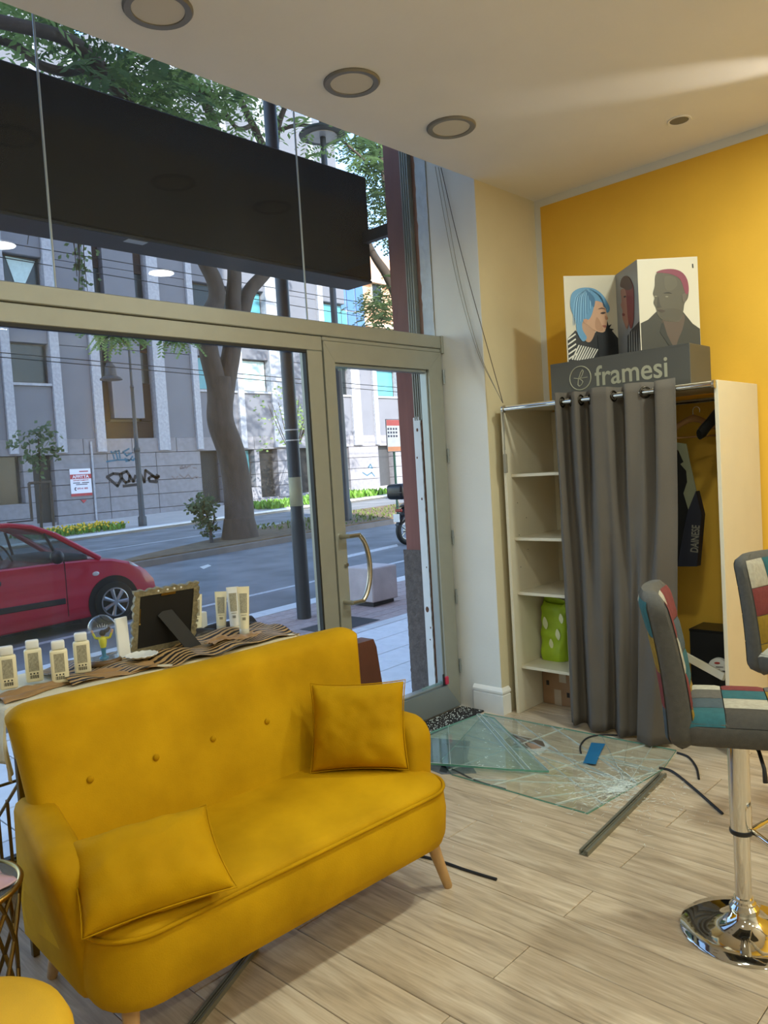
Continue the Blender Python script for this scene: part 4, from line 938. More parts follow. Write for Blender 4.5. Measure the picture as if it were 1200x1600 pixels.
# bays between the pilasters: w window, p plain, d dark bay
kinds = 'pwpdpwwpwpw'
win = []
def window(x0, x1, z0, z1, glass, yy=.28):
    f = BXX('window', x0, x1, z0, z1, yy, 'winframe', dep=.34)
    MB().box((x0 + .07, YB + yy - .01, z0 + .07), (x1 - .07, YB + yy - .001, z1 - .07)).build('pane', M[glass], f)
    MB().box((x0 - .05, YB - .08, z0 - .10), (x1 + .05, YB + .45, z0)).build('sill', M['granite'], bl)
    return f
for i in range(len(cw) - 1):
    a = cw[i][1]; b = cw[i + 1][0]; k = kinds[i]; top = BTOP if a < 29 else 8.4
    zf = ZP - .02
    lev = 0
    while zf < top - .5:
        z1 = min(zf + 3.72 if lev == 0 else zf + 3.35, top)
        if k == 'p': BXX('wall_panel', a, b, zf, z1, 0, 'panel')
        elif k == 'w':
            ws = 5.74 + 3.32 * lev; wt = ws + 1.56
            if wt > top - .1: BXX('wall_panel', a, b, zf, z1, 0, 'panel')
            else:
                BXX('wall_panel', a, b, zf, ws - .10, 0, 'panel')
                if wt < z1: BXX('wall_panel', a, b, wt, z1, 0, 'panel')
                gl = ['darkglass', 'tealglass', 'darkglass', 'blind'][(i + lev) % 4] if i != 10 else 'tealglass'
                if i == 1 and lev == 0: gl = 'darkglass'
                if i == 6: gl = 'blind' if lev == 0 else 'tealglass'
                window(a, b, ws, wt, gl)
        else:
            cxa, cxb = a + (b - a) * .20, a + (b - a) * .78
            if lev == 0: BXX('cladding', a, b, zf, zf + .75, .30, 'brown')
            z0_ = zf + .75 if lev == 0 else zf
            for s0, s1 in ((a, cxa), (cxb, b)):
                BXX('cladding', s0, s1, z0_, z0_ + (z1 - z0_) * .55, .3, 'brown'); BXX('window', s0, s1, z0_ + (z1 - z0_) * .55, z1, .32, 'darkglass')
            BXX('bay_panel', cxa, cxb, z0_ + (.1 if lev == 0 else 0), z1, -.02, 'panel')
        zf = z1; lev += 1
# bunched pale curtain in the upper left window
cwn = MB(); a, b = cw[1][1], cw[2][0]
cwn.prism([(a + .25, 10.55), (b - .15, 10.5), (a + .75, 9.25), (a + .62, 9.25)], 1, YB + .24, YB + .26); cwn.build('drawn_curtain', M['blind'], bl)
# stone base with openings
ops = [(-30, 37, 1.15, 3.02, 'darkglass'), (53, 86, .0, 3.05, 'darkin'), (316, 349, .0, 3.0, 'darkin'), (374, 400, 1.05, 3.0, 'tealglass'), (408, 436, .55, 3.0, 'darkin'), (468, 491, .55, 3.0, 'darkin'), (524, 548, .6, 3.0, 'darkin'), (594, 617, .3, 3.0, 'winframe')]
Xb = lambda px: P(px, 750, 1, YB).x
xo = [(Xb(a), Xb(b), z0, z1, m_) for a, b, z0, z1, m_ in ops]
rows = [-.4, .55, 1.15, 1.75, 2.35, 2.95, ZP]
edges = [BX0] + [v for o_ in xo for v in (o_[0], o_[1])] + [BX1]
for r in range(6):
    z0, z1 = rows[r], rows[r + 1]
    segs = []; cur = BX0
    for (a, b, oz0, oz1, _) in xo:
        if oz0 < z1 - .1 and oz1 > z0 + .1: segs.append((cur, a)); cur = b
    segs.append((cur, BX1))
    for a, b in segs:
        if b - a < .05: continue
        n = max(1, round((b - a) / 2.2))
        for i in range(n): BXX('stone_block', a + (b - a) * i / n, a + (b - a) * (i + 1) / n, z0, z1, .0, 'stone')
for (a, b, z0, z1, m_) in xo:
    f = MB().box((a, YB + .38, z0 - .3), (b, YB + .5, z1)).build('entrance' if m_ != 'darkglass' else 'shop_window', M['winframe'], bl)
    MB().box((a + .08, YB + .36, z0 - .2), (b - .08, YB + .379, z1 - .08)).build('pane', M[m_], f)
    if m_ == 'darkin': MB().box((a, YB + .1, -.4), (b, YB + .5, max(.3, gz(a) + .15))).build('step', M['stone'], bl)
MB().tube([P(142, 690, 1, YB - .06), P(151, 812, 1, YB - .06)], .045, 8).build('drainpipe', M['granite'], bl, smooth=60)
# for-rent sign
M['signred'] = mat('sign_red', '9c2f3a', .5); M['signwhite'] = mat('sign_white', 'cfd4e2', .5, var=.02); M['signink'] = mat('sign_ink', '30344a', .5)
sg = thing('rental_sign', 'white and red AFFITTA rental sign fixed to the stone base', 'sign', P(128, 776, 1, YB - .03))
a = P(112, 776, 1, YB - .03); b = P(144.5, 774, 1, YB - .03); t = P(111, 733, 1, YB - .03)
sm_ = frame((a.x, YB - .03, a.z), (1, 0, 0), (0, 0, 1)); W_ = b.x - a.x; H_ = t.z - a.z
MB(sm_).box((0, 0, -.02), (W_, H_, 0)).build('board', M['signwhite'], sg)
MB(sm_).box((0, H_ * .63, 0), (W_ * 1.02, H_ * .80, .004)).build('red_band', M['signred'], sg); MB(sm_).box((-.01, 0, 0), (W_, H_ * .10, .004)).build('red_band', M['signred'], sg)
text('AFFITTA', 'lettering', M['signwhite'], sg, sm_ @ Matrix.Translation((W_ * .10, H_ * .655, .006)), wid=W_ * .80, hei=H_ * .115, bold=.03)
text('APPARTAMENTI', 'lettering', M['signred'], sg, sm_ @ Matrix.Translation((W_ * .12, H_ * .55, .004)), wid=W_ * .74, hei=H_ * .05, bold=.02)
for i, (u0, u1, v) in enumerate([(.12, .45, .47), (.54, .88, .47), (.25, .8, .41)]): MB(sm_).box((W_ * u0, H_ * v, 0), (W_ * u1, H_ * (v + .03), .004)).build('print_line', M['signink'], sg)
text('070 41 808', 'lettering', M['signred'], sg, sm_ @ Matrix.Translation((W_ * .30, H_ * .24, .004)), wid=W_ * .5, hei=H_ * .07, bold=.02)
MB(sm_).tube([(W_ * .24, H_ * .32, .004), (W_ * .19, H_ * .29, .004), (W_ * .19, H_ * .24, .004), (W_ * .24, H_ * .21, .004)], .02, 6).build('phone_mark', M['signink'], sg)
text('Immobiliare', 'lettering', M['signred'], sg, sm_ @ Matrix.Translation((W_ * .45, H_ * .88, .004)), wid=W_ * .42, hei=H_ * .05) if False else None
MB(sm_).box((W_ * .45, H_ * .88, 0), (W_ * .88, H_ * .92, .004)).build('print_line', M['signred'], sg)
MB().prism([(P(126, 782, 1, YB).x, P(126, 781, 1, YB).z), (P(135, 781, 1, YB).x, P(135, 781, 1, YB).z), (P(130.5, 786, 1, YB).x, P(130.5, 786, 1, YB).z)], 1, YB - .04, YB - .001).build('red_arrow', M['signred'], sg)
# graffiti strokes lying on the stone
M['spray_blue'] = mat('blue_spray', '2e5a72', .8, var=.15); M['spray_black'] = mat('black_spray', '222226', .8, var=.15); M['spray_faint'] = mat('faint_spray', '6d6668', .8)
def graffiti(name, strokes, mt, r, off, sc_, label):
    m = MB()
    for st_ in strokes:
        pts = [P(off[0] + x * sc_, off[1] + y * sc_, 1, YB - .004) for x, y in st_]
        for i in range(len(pts) - 1):
            d_ = (pts[i + 1] - pts[i]); 
            if d_.length < .01: continue
            n_ = Vector((-d_.z, 0, d_.x)).normalized() * r; e = d_.normalized() * r * .5
            m.add([pts[i] - n_ - e, pts[i] + n_ - e, pts[i + 1] + n_ + e, pts[i + 1] - n_ + e], [(0, 1, 2, 3)])
    m.build(name, M[mt], bl, thick=.004, label=label)
s_ = .15
graffiti('graffiti', [[(155, 170), (175, 190), (190, 245)], [(175, 190), (205, 165), (225, 245)], [(205, 180), (240, 160), (250, 240)], [(345, 140), (280, 175), (320, 215), (370, 185)], [(110, 275), (220, 258), (340, 255)], [(300, 245), (350, 262), (310, 272)], [(380, 220), (360, 250), (390, 262), (400, 240)]], 'spray_blue', .035, (150, 680), s_, 'blue spray tag reading MC on the stone')
graffiti('graffiti', [[(115, 435), (180, 400), (245, 405), (265, 450), (225, 530), (115, 435)], [(265, 400), (320, 375), (350, 420), (345, 480), (310, 495), (270, 450), (265, 400)], [(350, 420), (390, 485), (412, 420)], [(455, 385), (505, 490), (515, 365), (620, 440), (630, 488), (560, 480), (548, 450), (580, 425), (640, 445), (655, 430), (630, 415)], [(285, 530), (420, 515)]], 'spray_black', .06, (150, 680), s_, 'large black spray tag like DOWS')
graffiti('graffiti', [[(880, 330), (900, 320), (905, 345), (880, 350), (880, 330)], [(915, 345), (930, 325), (940, 345), (960, 325), (985, 320)], [(1010, 340), (1050, 345)], [(790, 430), (830, 460), (850, 430)], [(870, 410), (920, 450), (960, 410), (1000, 455), (1040, 430), (1070, 440)]], 'spray_faint', .03, (150, 680), s_, 'faint worn scribbles on the stone')
graffiti('graffiti', [[(838, 815), (852, 795), (866, 820), (838, 815)], [(800, 850), (830, 870), (860, 850), (880, 875)]], 'spray_blue', .03, (380, 540), .2333, 'small teal spray mark near the right entrance')

# neighbours glimpsed past its end
M['blueglass'] = mat('blue_curtain_wall', '4a6d9c', .15, var=.2, scale=.5); M['peach'] = mat('peach_render', 'd2a384', .85, var=.06, scale=.4); M['cornice'] = mat('cream_cornice', 'dccdb8', .8)
bg_ = thing('glazed_building', 'blue glazed building rising behind the end of the granite block', 'building', (40, 41, 0))
bx0, bx1 = P(527, 470, 1, 40.6).x, P(569, 470, 1, 40.6).x
MB().box((bx0, 40.7, 0), (bx1, 50, 16.5)).build('frame', M['granite'], bg_)
for i in range(3):
    for j in range(6):
        w_ = (bx1 - bx0) / 3; MB().box((bx0 + w_ * i + .06, 40.6, 3 + 2.05 * j), (bx0 + w_ * (i + 1) - .06, 40.72, 4.95 + 2.05 * j)).build('glass_panel', M['blueglass'] if (i + j) % 4 else M['tealglass'], bg_)
pb = thing('peach_building', 'peach rendered apartment building far down the street', 'building', (60, 52, 0))
px0 = P(566, 470, 1, 52).x
MB().box((px0, 52, 0), (px0 + 26, 64, 22)).build('wall', M['peach'], pb)
for k, zz in enumerate((7.0, 11.2, 15.4, 19.6)): MB().box((px0 - .2, 51.4, zz - .25), (px0 + 26, 52.1, zz + .1)).build('balcony', M['cornice'], pb)
for i in range(7):
    for k in range(4):
        f = MB().box((px0 + 1.2 + 3.2 * i, 51.9, 8.0 + 4.2 * k - 3.4), (px0 + 2.7 + 3.2 * i, 52.05, 10.3 + 4.2 * k - 3.4)).build('window', M['cornice'], pb)
        MB().box((px0 + 1.35 + 3.2 * i, 51.86, 8.15 + 4.2 * k - 3.4), (px0 + 2.55 + 3.2 * i, 51.9, 10.15 + 4.2 * k - 3.4)).build('pane', M['darkglass'], f)

# ================================================================ POSTS, LAMPS, WIRES, BLOCK
M['post'] = mat('dark_grey_steel', '3c4146', .5, metal=.3, var=.12, scale=4, stretch=(1, 1, .3)); M['paper'] = mat('yellowed_paper', 'b9b48e', .7)
c = Vector((5.466, 6.55, 0)); z0 = gz(c.x)
po = thing('utility_pole', 'tall dark grey steel pole on the near pavement with a yellowed notice', 'pole', (c.x, c.y, z0))
MB().lathe([(.078, z0), (.078, z0 + 1.0), (.083, z0 + 1.05), (.072, z0 + 1.1), (.070, 5), (.062, 10)], (c.x, c.y, 0), 20).build('shaft', M['post'], po, smooth=40)
za, zb = P(470, 790, 1, c.y).z, P(470, 745, 1, c.y).z
MB().grid(lambda u, v: Vector((c.x + .073 * math.cos(PI * (.88 + .75 * u)), c.y + .073 * math.sin(PI * (.88 + .75 * u)), za + (zb - za) * v)), 14, 3).build('notice', M['paper'], po, smooth=80, thick=.002)
for py in (672, 688):
    zz = P(466, py, 1, c.y).z; MB().lathe([(.0735, zz - .006), (.0745, zz), (.0735, zz + .006)], (c.x, c.y, 0), 20).build('cable_tie', M['white'], po)
# bell street lamp on the far pavement
def streetlamp(c, H, label, arm=-1, R_=.36):
    z0 = gz(c[0]); o = thing('street_lamp', label, 'street lamp', (c[0], c[1], z0))
    MB().lathe([(.14, z0), (.14, z0 + .3), (.10, z0 + .35), (.085, z0 + H * .42), (.11, z0 + H * .425), (.11, z0 + H * .44), (.07, z0 + H * .45), (.055, z0 + H * .78), (.075, z0 + H * .785), (.045, z0 + H * .80), (.04, z0 + H)], (c[0], c[1], 0), 16).build('post', M['post'], o, smooth=40)
    t = Vector((c[0], c[1], z0 + H)); rr = .36
    pts = [t + Vector((arm * (rr - rr * math.cos(a)), 0, rr * math.sin(a))) for a in [PI * i / 12 for i in range(13)]]
    pts.append(pts[-1] - Vector((0, 0, .5)))
    MB().tube([t - Vector((0, 0, .3))] + pts, .04, 8).build('gooseneck', M['post'], o, smooth=60)
    e = pts[-1]
    MB().lathe([(R_, -.55), (R_ * .95, -.5), (R_ * .55, -.42), (R_ * .48, -.12), (R_ * .25, 0), (.05, .03)], e, 20).build('bell_shade', M['post'], o, smooth=50)
    return o
streetlamp((13.25, 23.95), 5.9, 'dark gooseneck street lamp with bell shade on the far pavement')
c = (14.6, 15.4); z0 = gz(c[0])
o = thing('median_lamp_post', 'tall slim dark lamp post on the median with a wide disc shade', 'street lamp', (c[0], c[1], z0))
MB().lathe([(.14, z0), (.14, z0 + .5), (.11, z0 + .6), (.10, z0 + 4.2), (.13, z0 + 4.25), (.13, z0 + 4.4), (.09, z0 + 4.45), (.075, z0 + 12.5)], (*c, 0), 16).build('post', M['post'], o, smooth=40)
e = P(503, 207, 1, 15.4)
MB().lathe([(.60, -.10), (.62, -.06), (.55, .02), (.2, .14), (.08, .2)], (e.x, c[1], e.z), 28).build('disc_shade', M['post'], o, smooth=50)
MB().lathe([(.40, -.12), (.40, -.10)], (e.x, c[1], e.z), 24).build('lens', mat('lamp_lens', 'b9bcc0', .3), o)
random.seed(2)
for i, (a, b, lab) in enumerate([((0, 377), (560, 470), 'uppermost overhead wire spanning the street'), ((0, 401), (560, 492), 'second overhead wire, just above the window transom'), ((0, 550), (600, 602), 'third overhead wire, first one below the transom'), ((0, 557), (600, 609), 'lowest overhead wire crossing the street')]):
    p, q = P(*a, 1, 22), P(*b, 1, 22); d_ = q - p; p = p - d_ * .4; q = q + d_ * 1.2
    tag(MB().tube([p, p.lerp(q, .5) - Vector((0, 0, .05)), q], .013, 5).build('overhead_wire', M['black'], None), lab, 'wire', 'overhead wires')
M['concrete'] = mat('pinkish_concrete', 'd2c8c5', .85, var=.1, scale=5, bump=.2, bscale=60)
z0 = gz(6.4); o = thing('concrete_block', 'pale concrete bollard block on the near pavement behind the door handle', 'bollard', (6.4, 6.4, z0))
MB().box((6.22, 6.22, z0 - .01), (6.56, 6.58, z0 + .05)).build('foot', M['asphalt2'], o); MB().box((6.18, 6.18, z0 + .05), (6.60, 6.62, z0 + .44), bev=.012).build('cube', M['concrete'], o)
# bus stop
M['green'] = mat('green_paint', '2d5a48', .5); M['stopred'] = mat('timetable_red', 'c2564e', .5); M['stopor'] = mat('timetable_orange', 'd08a5e', .5); M['stopwhite'] = mat('timetable_white', 'd0cfc8', .5)
yb = 13.0; a = P(600, 655, 1, yb); b = P(623, 706, 1, yb); e = P(619, 760, 1, yb)
o = thing('bus_stop_sign', 'bus stop timetable board on a green post behind the scooter', 'sign', (e.x, yb, gz(e.x)))
MB().tube([(e.x, yb, gz(e.x)), (e.x, yb, b.z + .1)], .03, 10).build('post', M['green'], o, smooth=60)
bm_ = frame((a.x, yb - .05, b.z), (1, 0, -.0), (-.16, 0, 1)); W_ = b.x - a.x + .05; H_ = a.z - b.z
MB(bm_).box((0, 0, -.02), (W_, H_, 0), bev=.008).build('board', M['winframe'], o); MB(bm_).box((.015, .015, 0), (W_ - .015, H_ - .015, .004)).build('face', M['stopwhite'], o)
MB(bm_).box((.02, H_ * .80, .004), (W_ - .02, H_ - .02, .007)).build('red_header', M['stopred'], o); MB(bm_).box((.02, .02, .004), (W_ - .02, H_ * .16, .007)).build('orange_footer', M['stopor'], o)
for i in range(4):
    for j in range(3): MB(bm_).box((.04 + .095 * i, H_ * (.45 + .11 * j), .004), (.10 + .095 * i, H_ * (.45 + .11 * j) + .05, .006)).build('timetable_cell', M['signink'], o)

# ================================================================ SCOOTER
c = G(630, 852, -.12); yb = c.y; g0 = gz(c.x, -.12)
o = thing('motor_scooter', 'dark scooter with a black top case parked on the road beyond the jamb', 'scooter', (c.x + .5, yb, g0))
mx = lambda dx, z: Vector((c.x + dx, yb, g0 + z))
for dx in (.12, 1.42):
    m = frame(mx(dx, .29), (1, 0, 0), (0, 0, 1)); w_ = o
    wh = MB(m).tube([(.235 * math.cos(a), .235 * math.sin(a), 0) for a in [2 * PI * i / 28 for i in range(28)]], .055, 10, closed=True).build('wheel', M['gasket'], o, smooth=60)
    r_ = MB(m); r_.tube([(.18 * math.cos(a), .18 * math.sin(a), 0) for a in [2 * PI * i / 24 for i in range(24)]], .014, 8, closed=True)
    for k in range(5): r_.box((-.012, 0, -.015), (.012, .17, .015)) if False else r_.tube([(0, 0, 0), (.17 * math.cos(k * 1.2566), .17 * math.sin(k * 1.2566), 0)], .014, 6)
    r_.tube([(0, 0, -.06), (0, 0, .06)], .035, 10); r_.build('rim', M['steel'], wh, smooth=60)
M['scoot'] = mat('dark_scooter_paint', '2c2f33', .25, coat=.5); M['tail'] = mat('red_tail_light', '8e2420', .3)
def sect(xs): 
    m = MB(); rg = []
    for dx, z0_, z1_, hw_ in xs:
        cz = (z0_ + z1_) / 2; rz = (z1_ - z0_) / 2
        rg.append([mx(dx, 0) + Vector((0, hw_ * math.cos(a), cz + rz * math.sin(a))) for a in [2 * PI * i / 14 for i in range(14)]])
    m.loft(rg); return m
sect([(-.05, .62, .70, .05), (.05, .52, .76, .13), (.4, .42, .78, .17), (.75, .30, .70, .17), (.95, .22, .36, .17), (1.15, .22, .36, .16)]).build('body', M['scoot'], o, smooth=70)
sect([(-.02, .76, .80, .08), (.2, .76, .86, .15), (.6, .72, .82, .15), (.85, .68, .76, .1)]).build('saddle', M['blackpl'], o, smooth=70)
sect([(-.14, .40, .44, .05), (-.02, .42, .62, .09), (.12, .50, .66, .10)]).build('rear_fender', M['blackpl'], o, smooth=70)
sect([(1.1, .25, .95, .15), (1.2, .3, 1.0, .17), (1.3, .5, 1.02, .12)]).build('leg_shield', M['scoot'], o, smooth=70)
MB().box(mx(-.20, .93) - Vector((0, .22, 0)), mx(.18, 1.24) + Vector((0, .22, 0)), bev=.08, seg=3).build('top_case', M['blackpl'], o, smooth=60)
MB().box(mx(-.205, 1.06) - Vector((0, .2, 0)), mx(.185, 1.075) + Vector((0, .2, 0)), bev=.005).build('case_seam', M['scoot'], o)
MB().tube([mx(-.05, .78), mx(-.08, .93), mx(.1, .94)], .014, 8).build('rack', M['steel'], o, smooth=60)
MB().box(mx(-.1, .68) - Vector((0, .08, 0)), mx(-.04, .74) + Vector((0, .08, 0)), bev=.01).build('tail_light', M['tail'], o)
MB().box(mx(-.16, .48) - Vector((0, .08, 0)), mx(-.14, .64) + Vector((0, .08, 0)), bev=.004).build('number_plate', M['white'], o)
MB().tube([mx(.7, .28) + Vector((0, -.16, 0)), mx(.2, .32) + Vector((0, -.17, 0)), mx(-.05, .4) + Vector((0, -.17, 0))], [.02, .055, .06], 10).build('exhaust', M['steel'], o, smooth=60)
MB().tube([mx(1.18, .95) - Vector((0, .33, -.08)), mx(1.15, 1.03) - Vector((0, .1, -.02)), mx(1.15, 1.03) + Vector((0, .1, .02)), mx(1.18, .95) + Vector((0, .33, .08))], .014, 8).build('handlebar', M['blackpl'], o, smooth=60)

# ================================================================ RED CAR
M['carred'] = mat('red_car_paint', 'c0143a', .3, var=.05, scale=2, coat=.6, spec=.5); M['carglass'] = glassmat('car_glass', (.55, .62, .62), haze=.05); M['trimblack'] = mat('black_car_trim', '22242a', .5)
M['carin'] = mat('car_interior', '3a3d44', .8, var=.3, scale=4); M['lamp_clear'] = mat('headlamp', 'd8dde0', .1, spec=.8); M['rimsil'] = mat('silver_rim', 'b6b9bd', .3, metal=.8); M['well'] = mat('wheel_well', '1b1c1f', .8)
YC = 9.22; WC = 1.46; S = lambda x, y, yy=YC: P(x, y, 1, yy)
CDX = -.10
car = thing('hatchback_car', 'small red hatchback car standing on the near road', 'car', (3.6, 9.95, gz(3.6, -.12)))
g0 = gz(3.6, -.12)
low = [(1.90, .28), (1.86, .50), (1.92, .78), (1.98, .86), (2.6, .885), (3.4, .885), (4.05, .865), (4.50, .84), (4.80, .80), (5.05, .72), (5.22, .60), (5.33, .46), (5.36, .30), (5.33, .20), (5.20, .13), (1.98, .13)]
def ringcar(pts, y, sc_, cxz, dz=0): return [Vector((cxz[0] + (x - cxz[0]) * sc_, y, g0 + .0 + SL * (x - 3.6) + cxz[1] + (z - cxz[1]) * sc_ + dz)) for x, z in pts]
m = MB(); cc_ = (3.6, .5)
m.loft([ringcar(low, YC + .05, .955, cc_), ringcar(low, YC + .012, .985, cc_), ringcar(low, YC, .975, (3.6, .45)), ] [::-1][:0] + [ringcar(low, YC + .0, .94, cc_), ringcar(low, YC + .02, .985, cc_), ringcar(low, YC + .10, 1., cc_), ringcar(low, YC + WC - .1, 1., cc_), ringcar(low, YC + WC - .02, .985, cc_), ringcar(low, YC + WC, .94, cc_)])
m.build('lower_body', M['carred'], car, smooth=35)
# cabin: roof, pillars and panes
roof = [(2.02, .86), (2.10, 1.15), (2.28, 1.32), (2.6, 1.375), (3.2, 1.385), (3.6, 1.36), (3.85, 1.31), (4.08, 1.20), (4.60, .83)]
ins = lambda z: .02 + .26 * max(0, z - .86)
def cab(p, side, e=0): x, z = p; y = YC + ins(z) + e if side == 0 else YC + WC - ins(z) - e; return Vector((x, y, g0 + SL * (x - 3.6) + z))
m = MB(); L_ = [cab(p, 0) for p in roof[2:8]]; R_ = [cab(p, 1) for p in roof[2:8]]
for i in range(5): m.add([L_[i], L_[i + 1], R_[i + 1], R_[i]], [(0, 1, 2, 3)])
m.build('roof', M['carred'], car, smooth=60, thick=.03)
for side in (0, 1):
    for seg, nm, r_ in ((roof[7:9], 'front_pillar', .035), (roof[1:3] , 'rear_pillar', .045)):
        MB().tube([cab(p, side, .01) for p in seg], r_, 8).build(nm, M['carred'], car, smooth=60)
    MB().tube([cab(p, side, .015) for p in roof[2:8]], .03, 8).build('roof_rail', M['carred'], car, smooth=60)
    MB().tube([cab((3.10, .87), side, .012), cab((3.02, 1.36), side, .012)], .035, 8).build('door_pillar', M['trimblack'], car, smooth=60)
    MB().tube([cab((4.10, .86), side, .014), cab((3.98, 1.22), side, .014)], .018, 8).build('window_post', M['trimblack'], car, smooth=60)
    g_ = MB(); pts = [cab(p, side, .02) for p in [(2.15, .87), (2.2, 1.2), (2.4, 1.31), (3.2, 1.35), (3.6, 1.33), (3.85, 1.28), (4.08, 1.16), (4.5, .87)]]; g_.add(pts, [list(range(8))]); g_.build('side_window', M['carglass'], car)
m = MB(); m.add([cab((4.08, 1.20), 0, .02), cab((4.62, .84), 0, .02), cab((4.62, .84), 1, .02), cab((4.08, 1.20), 1, .02)], [(0, 1, 2, 3)]); m.build('windscreen', M['carglass'], car)
m = MB(); m.add([cab((2.02, .87), 0, .02), cab((2.2, 1.28), 0, .02), cab((2.2, 1.28), 1, .02), cab((2.02, .87), 1, .02)], [(0, 1, 2, 3)]); m.build('rear_window', M['carglass'], car)
for x, y in ((3.05, 9.55), (3.05, 10.3)):
    st_ = MB(); st_.box((x - .35, y - .22, g0 + .45), (x + .2, y + .22, g0 + .62), bev=.05, seg=2); st_.box((x - .42, y - .21, g0 + .6), (x - .26, y + .21, g0 + 1.0), bev=.05, seg=2); st_.box((x - .40, y - .12, g0 + 1.0), (x - .30, y + .12, g0 + 1.16), bev=.03, seg=2); st_.build('seat', M['carin'], car, smooth=60)
MB().box((3.95, YC + .1, g0 + .72), (4.5, YC + WC - .1, g0 + .93), bev=.06, seg=2).build('dashboard', M['carin'], car, smooth=60)
MB(frame((3.86, 10.28, g0 + .92), (0, 1, 0), (-.4, 0, 1))).tube([(.17 * math.cos(a), .17 * math.sin(a), 0) for a in [2 * PI * i / 20 for i in range(20)]], .014, 6, closed=True).build('steering_wheel', M['blackpl'], car, smooth=60)
cz_ = lambda x, z: g0 + SL * (x - 3.6) + z
MB().box((1.95, YC - .012, cz_(3.2, .38)), (4.12, YC + .02, cz_(3.2, .45)), bev=.008).build('rub_strip', M['trimblack'], car)
for x in (3.08, 4.14, 2.2):
    MB().box((x - .004, YC - .003, cz_(x, .2)), (x + .004, YC + .02, cz_(x, .86))).build('door_gap', M['well'], car)
MB().box((3.16, YC - .02, cz_(3.2, .70)), (3.40, YC + .01, cz_(3.2, .76)), bev=.018, seg=2).build('door_handle', M['trimblack'], car, smooth=60)
MB().ell((4.02, YC - .09, cz_(4.0, .94)), (.075, .10, .085), 14, 10).build('wing_mirror', M['trimblack'], car, smooth=80)
MB().ell((4.52, YC + .0, cz_(4.5, .655)), (.045, .012, .028), 12, 8).build('side_marker', M['lamp_clear'], car, smooth=80)
MB().grid(lambda u, v: Vector((4.98 + .33 * u, YC + .012 + .10 * u * u + .05 * v * 0, cz_(5.1, .735 - .27 * u ** 1.2 - .10 * v * (1 - u * .4)))), 10, 5).build('headlamp', M['lamp_clear'], car, smooth=80, thick=.02)
MB().box((2.2, YC + .02, cz_(3.2, .115)), (4.3, YC + WC - .02, cz_(3.2, .16))).build('underbody', M['well'], car)
MB().box((3.6, YC + .2, cz_(3.6, 1.385)), (3.9, YC + .22, cz_(3.6, 1.40))).build('roof_aerial_base', M['trimblack'], car)
for x in (4.73, 2.42):
    for sd in (0, 1):
        y = YC - .004 if sd == 0 else YC + WC + .004; dirn = 1 if sd == 0 else -1
        m_ = frame((x, y, cz_(x, .265)), (1, 0, 0), (0, 0, 1))     # local z = -y
        k = 1 if sd == 0 else -1
        MB(m_).lathe([(.325, -.04 * k), (.335, .0), (.335, .004 * k), (.30, .004 * k)], n=36).build('wheel_arch', M['well'], car, smooth=40)
        wh = MB(m_).lathe([(.17, -.12 * k), (.25, -.12 * k), (.265, -.08 * k), (.265, .0), (.25, .02 * k), (.175, .024 * k)], n=36).build('wheel', M['gasket'], car, smooth=40)
        r_ = MB(m_); r_.tube([(.172 * math.cos(a), .172 * math.sin(a), .02 * k) for a in [2 * PI * i / 32 for i in range(32)]], .012, 6, closed=True)
        for q_ in range(7):
            a = 2 * PI * q_ / 7; r_.tube([(.03 * math.cos(a), .03 * math.sin(a), .03 * k), (.165 * math.cos(a), .165 * math.sin(a), .026 * k)], [.022, .03], 6)
        r_.tube([(0, 0, .02 * k), (0, 0, .045 * k)], .045, 12); r_.build('hubcap', M['rimsil'], wh, smooth=60)

for ob_ in [car]: ob_.location.x += CDX
# ================================================================ AWNING BOX OVER THE SHOPFRONT
M['awning'] = mat('black_awning_fabric', '0b0d11', .85, var=.08, scale=2); M['awning_under'] = mat('awning_underside', '23262b', .5); M['sticker'] = mat('silver_label', 'a9abad', .4)
aw = thing('awning_box', 'black box awning hanging outside above the shop window', 'awning', (2, 4.1, 2.93))
ax1 = 4.20
MB().box((-2.5, 4.0, 2.945), (ax1, 4.25, 3.69), bev=.01).build('box', M['awning'], aw)
MB().box((-2.5, 4.0, 2.925), (ax1, 4.26, 2.944), bev=.004).build('underside', M['awning_under'], aw)
q = P(212, 378, 2, 2.924); MB().box((q.x - .06, q.y - .03, 2.9225), (q.x + .06, q.y + .03, 2.9248)).build('label', M['sticker'], aw)
for x in (-.6, .9): MB().box((x, 3.53, 3.2), (x + .05, 4.0, 3.28)).build('bracket', M['awning_under'], aw)
MB().box((4.12, 3.53, 3.2), (4.17, 4.0, 3.28)).build('bracket', M['awning_under'], aw)
# ================================================================ TREES
M['bark'] = mat('grey_bark', '4a423c', .95, var=.2, scale=5, bump=.6, bscale=25, stretch=(2, 2, .6)); M['bark2'] = mat('branch_bark', '3f3832', .95, var=.2, scale=6)
def leafmat(name, col, col2, tr):
    m = mat(name, col, .6, var=.3, scale=.9, col2=col2); t = m.node_tree; L = t.links.new; b = t.nodes['Principled BSDF']; o = t.nodes['Material Output']
    src = b.inputs['Base Color'].links[0].from_socket; tl = N(t, 'ShaderNodeBsdfTranslucent'); L(src, tl.inputs[0]); mx = N(t, 'ShaderNodeMixShader'); mx.inputs[0].default_value = tr
    L(b.outputs[0], mx.inputs[1]); L(tl.outputs[0], mx.inputs[2]); L(mx.outputs[0], o.inputs[0]); return m
M['frond'] = leafmat('pinnate_leaf', '7a9a55', 'a3bd78', .5); M['frond_d'] = leafmat('dark_leaf', '4a6240', '6a8252', .4); M['shrubleaf'] = leafmat('shrub_leaf', '4c6040', '62774e', .3)
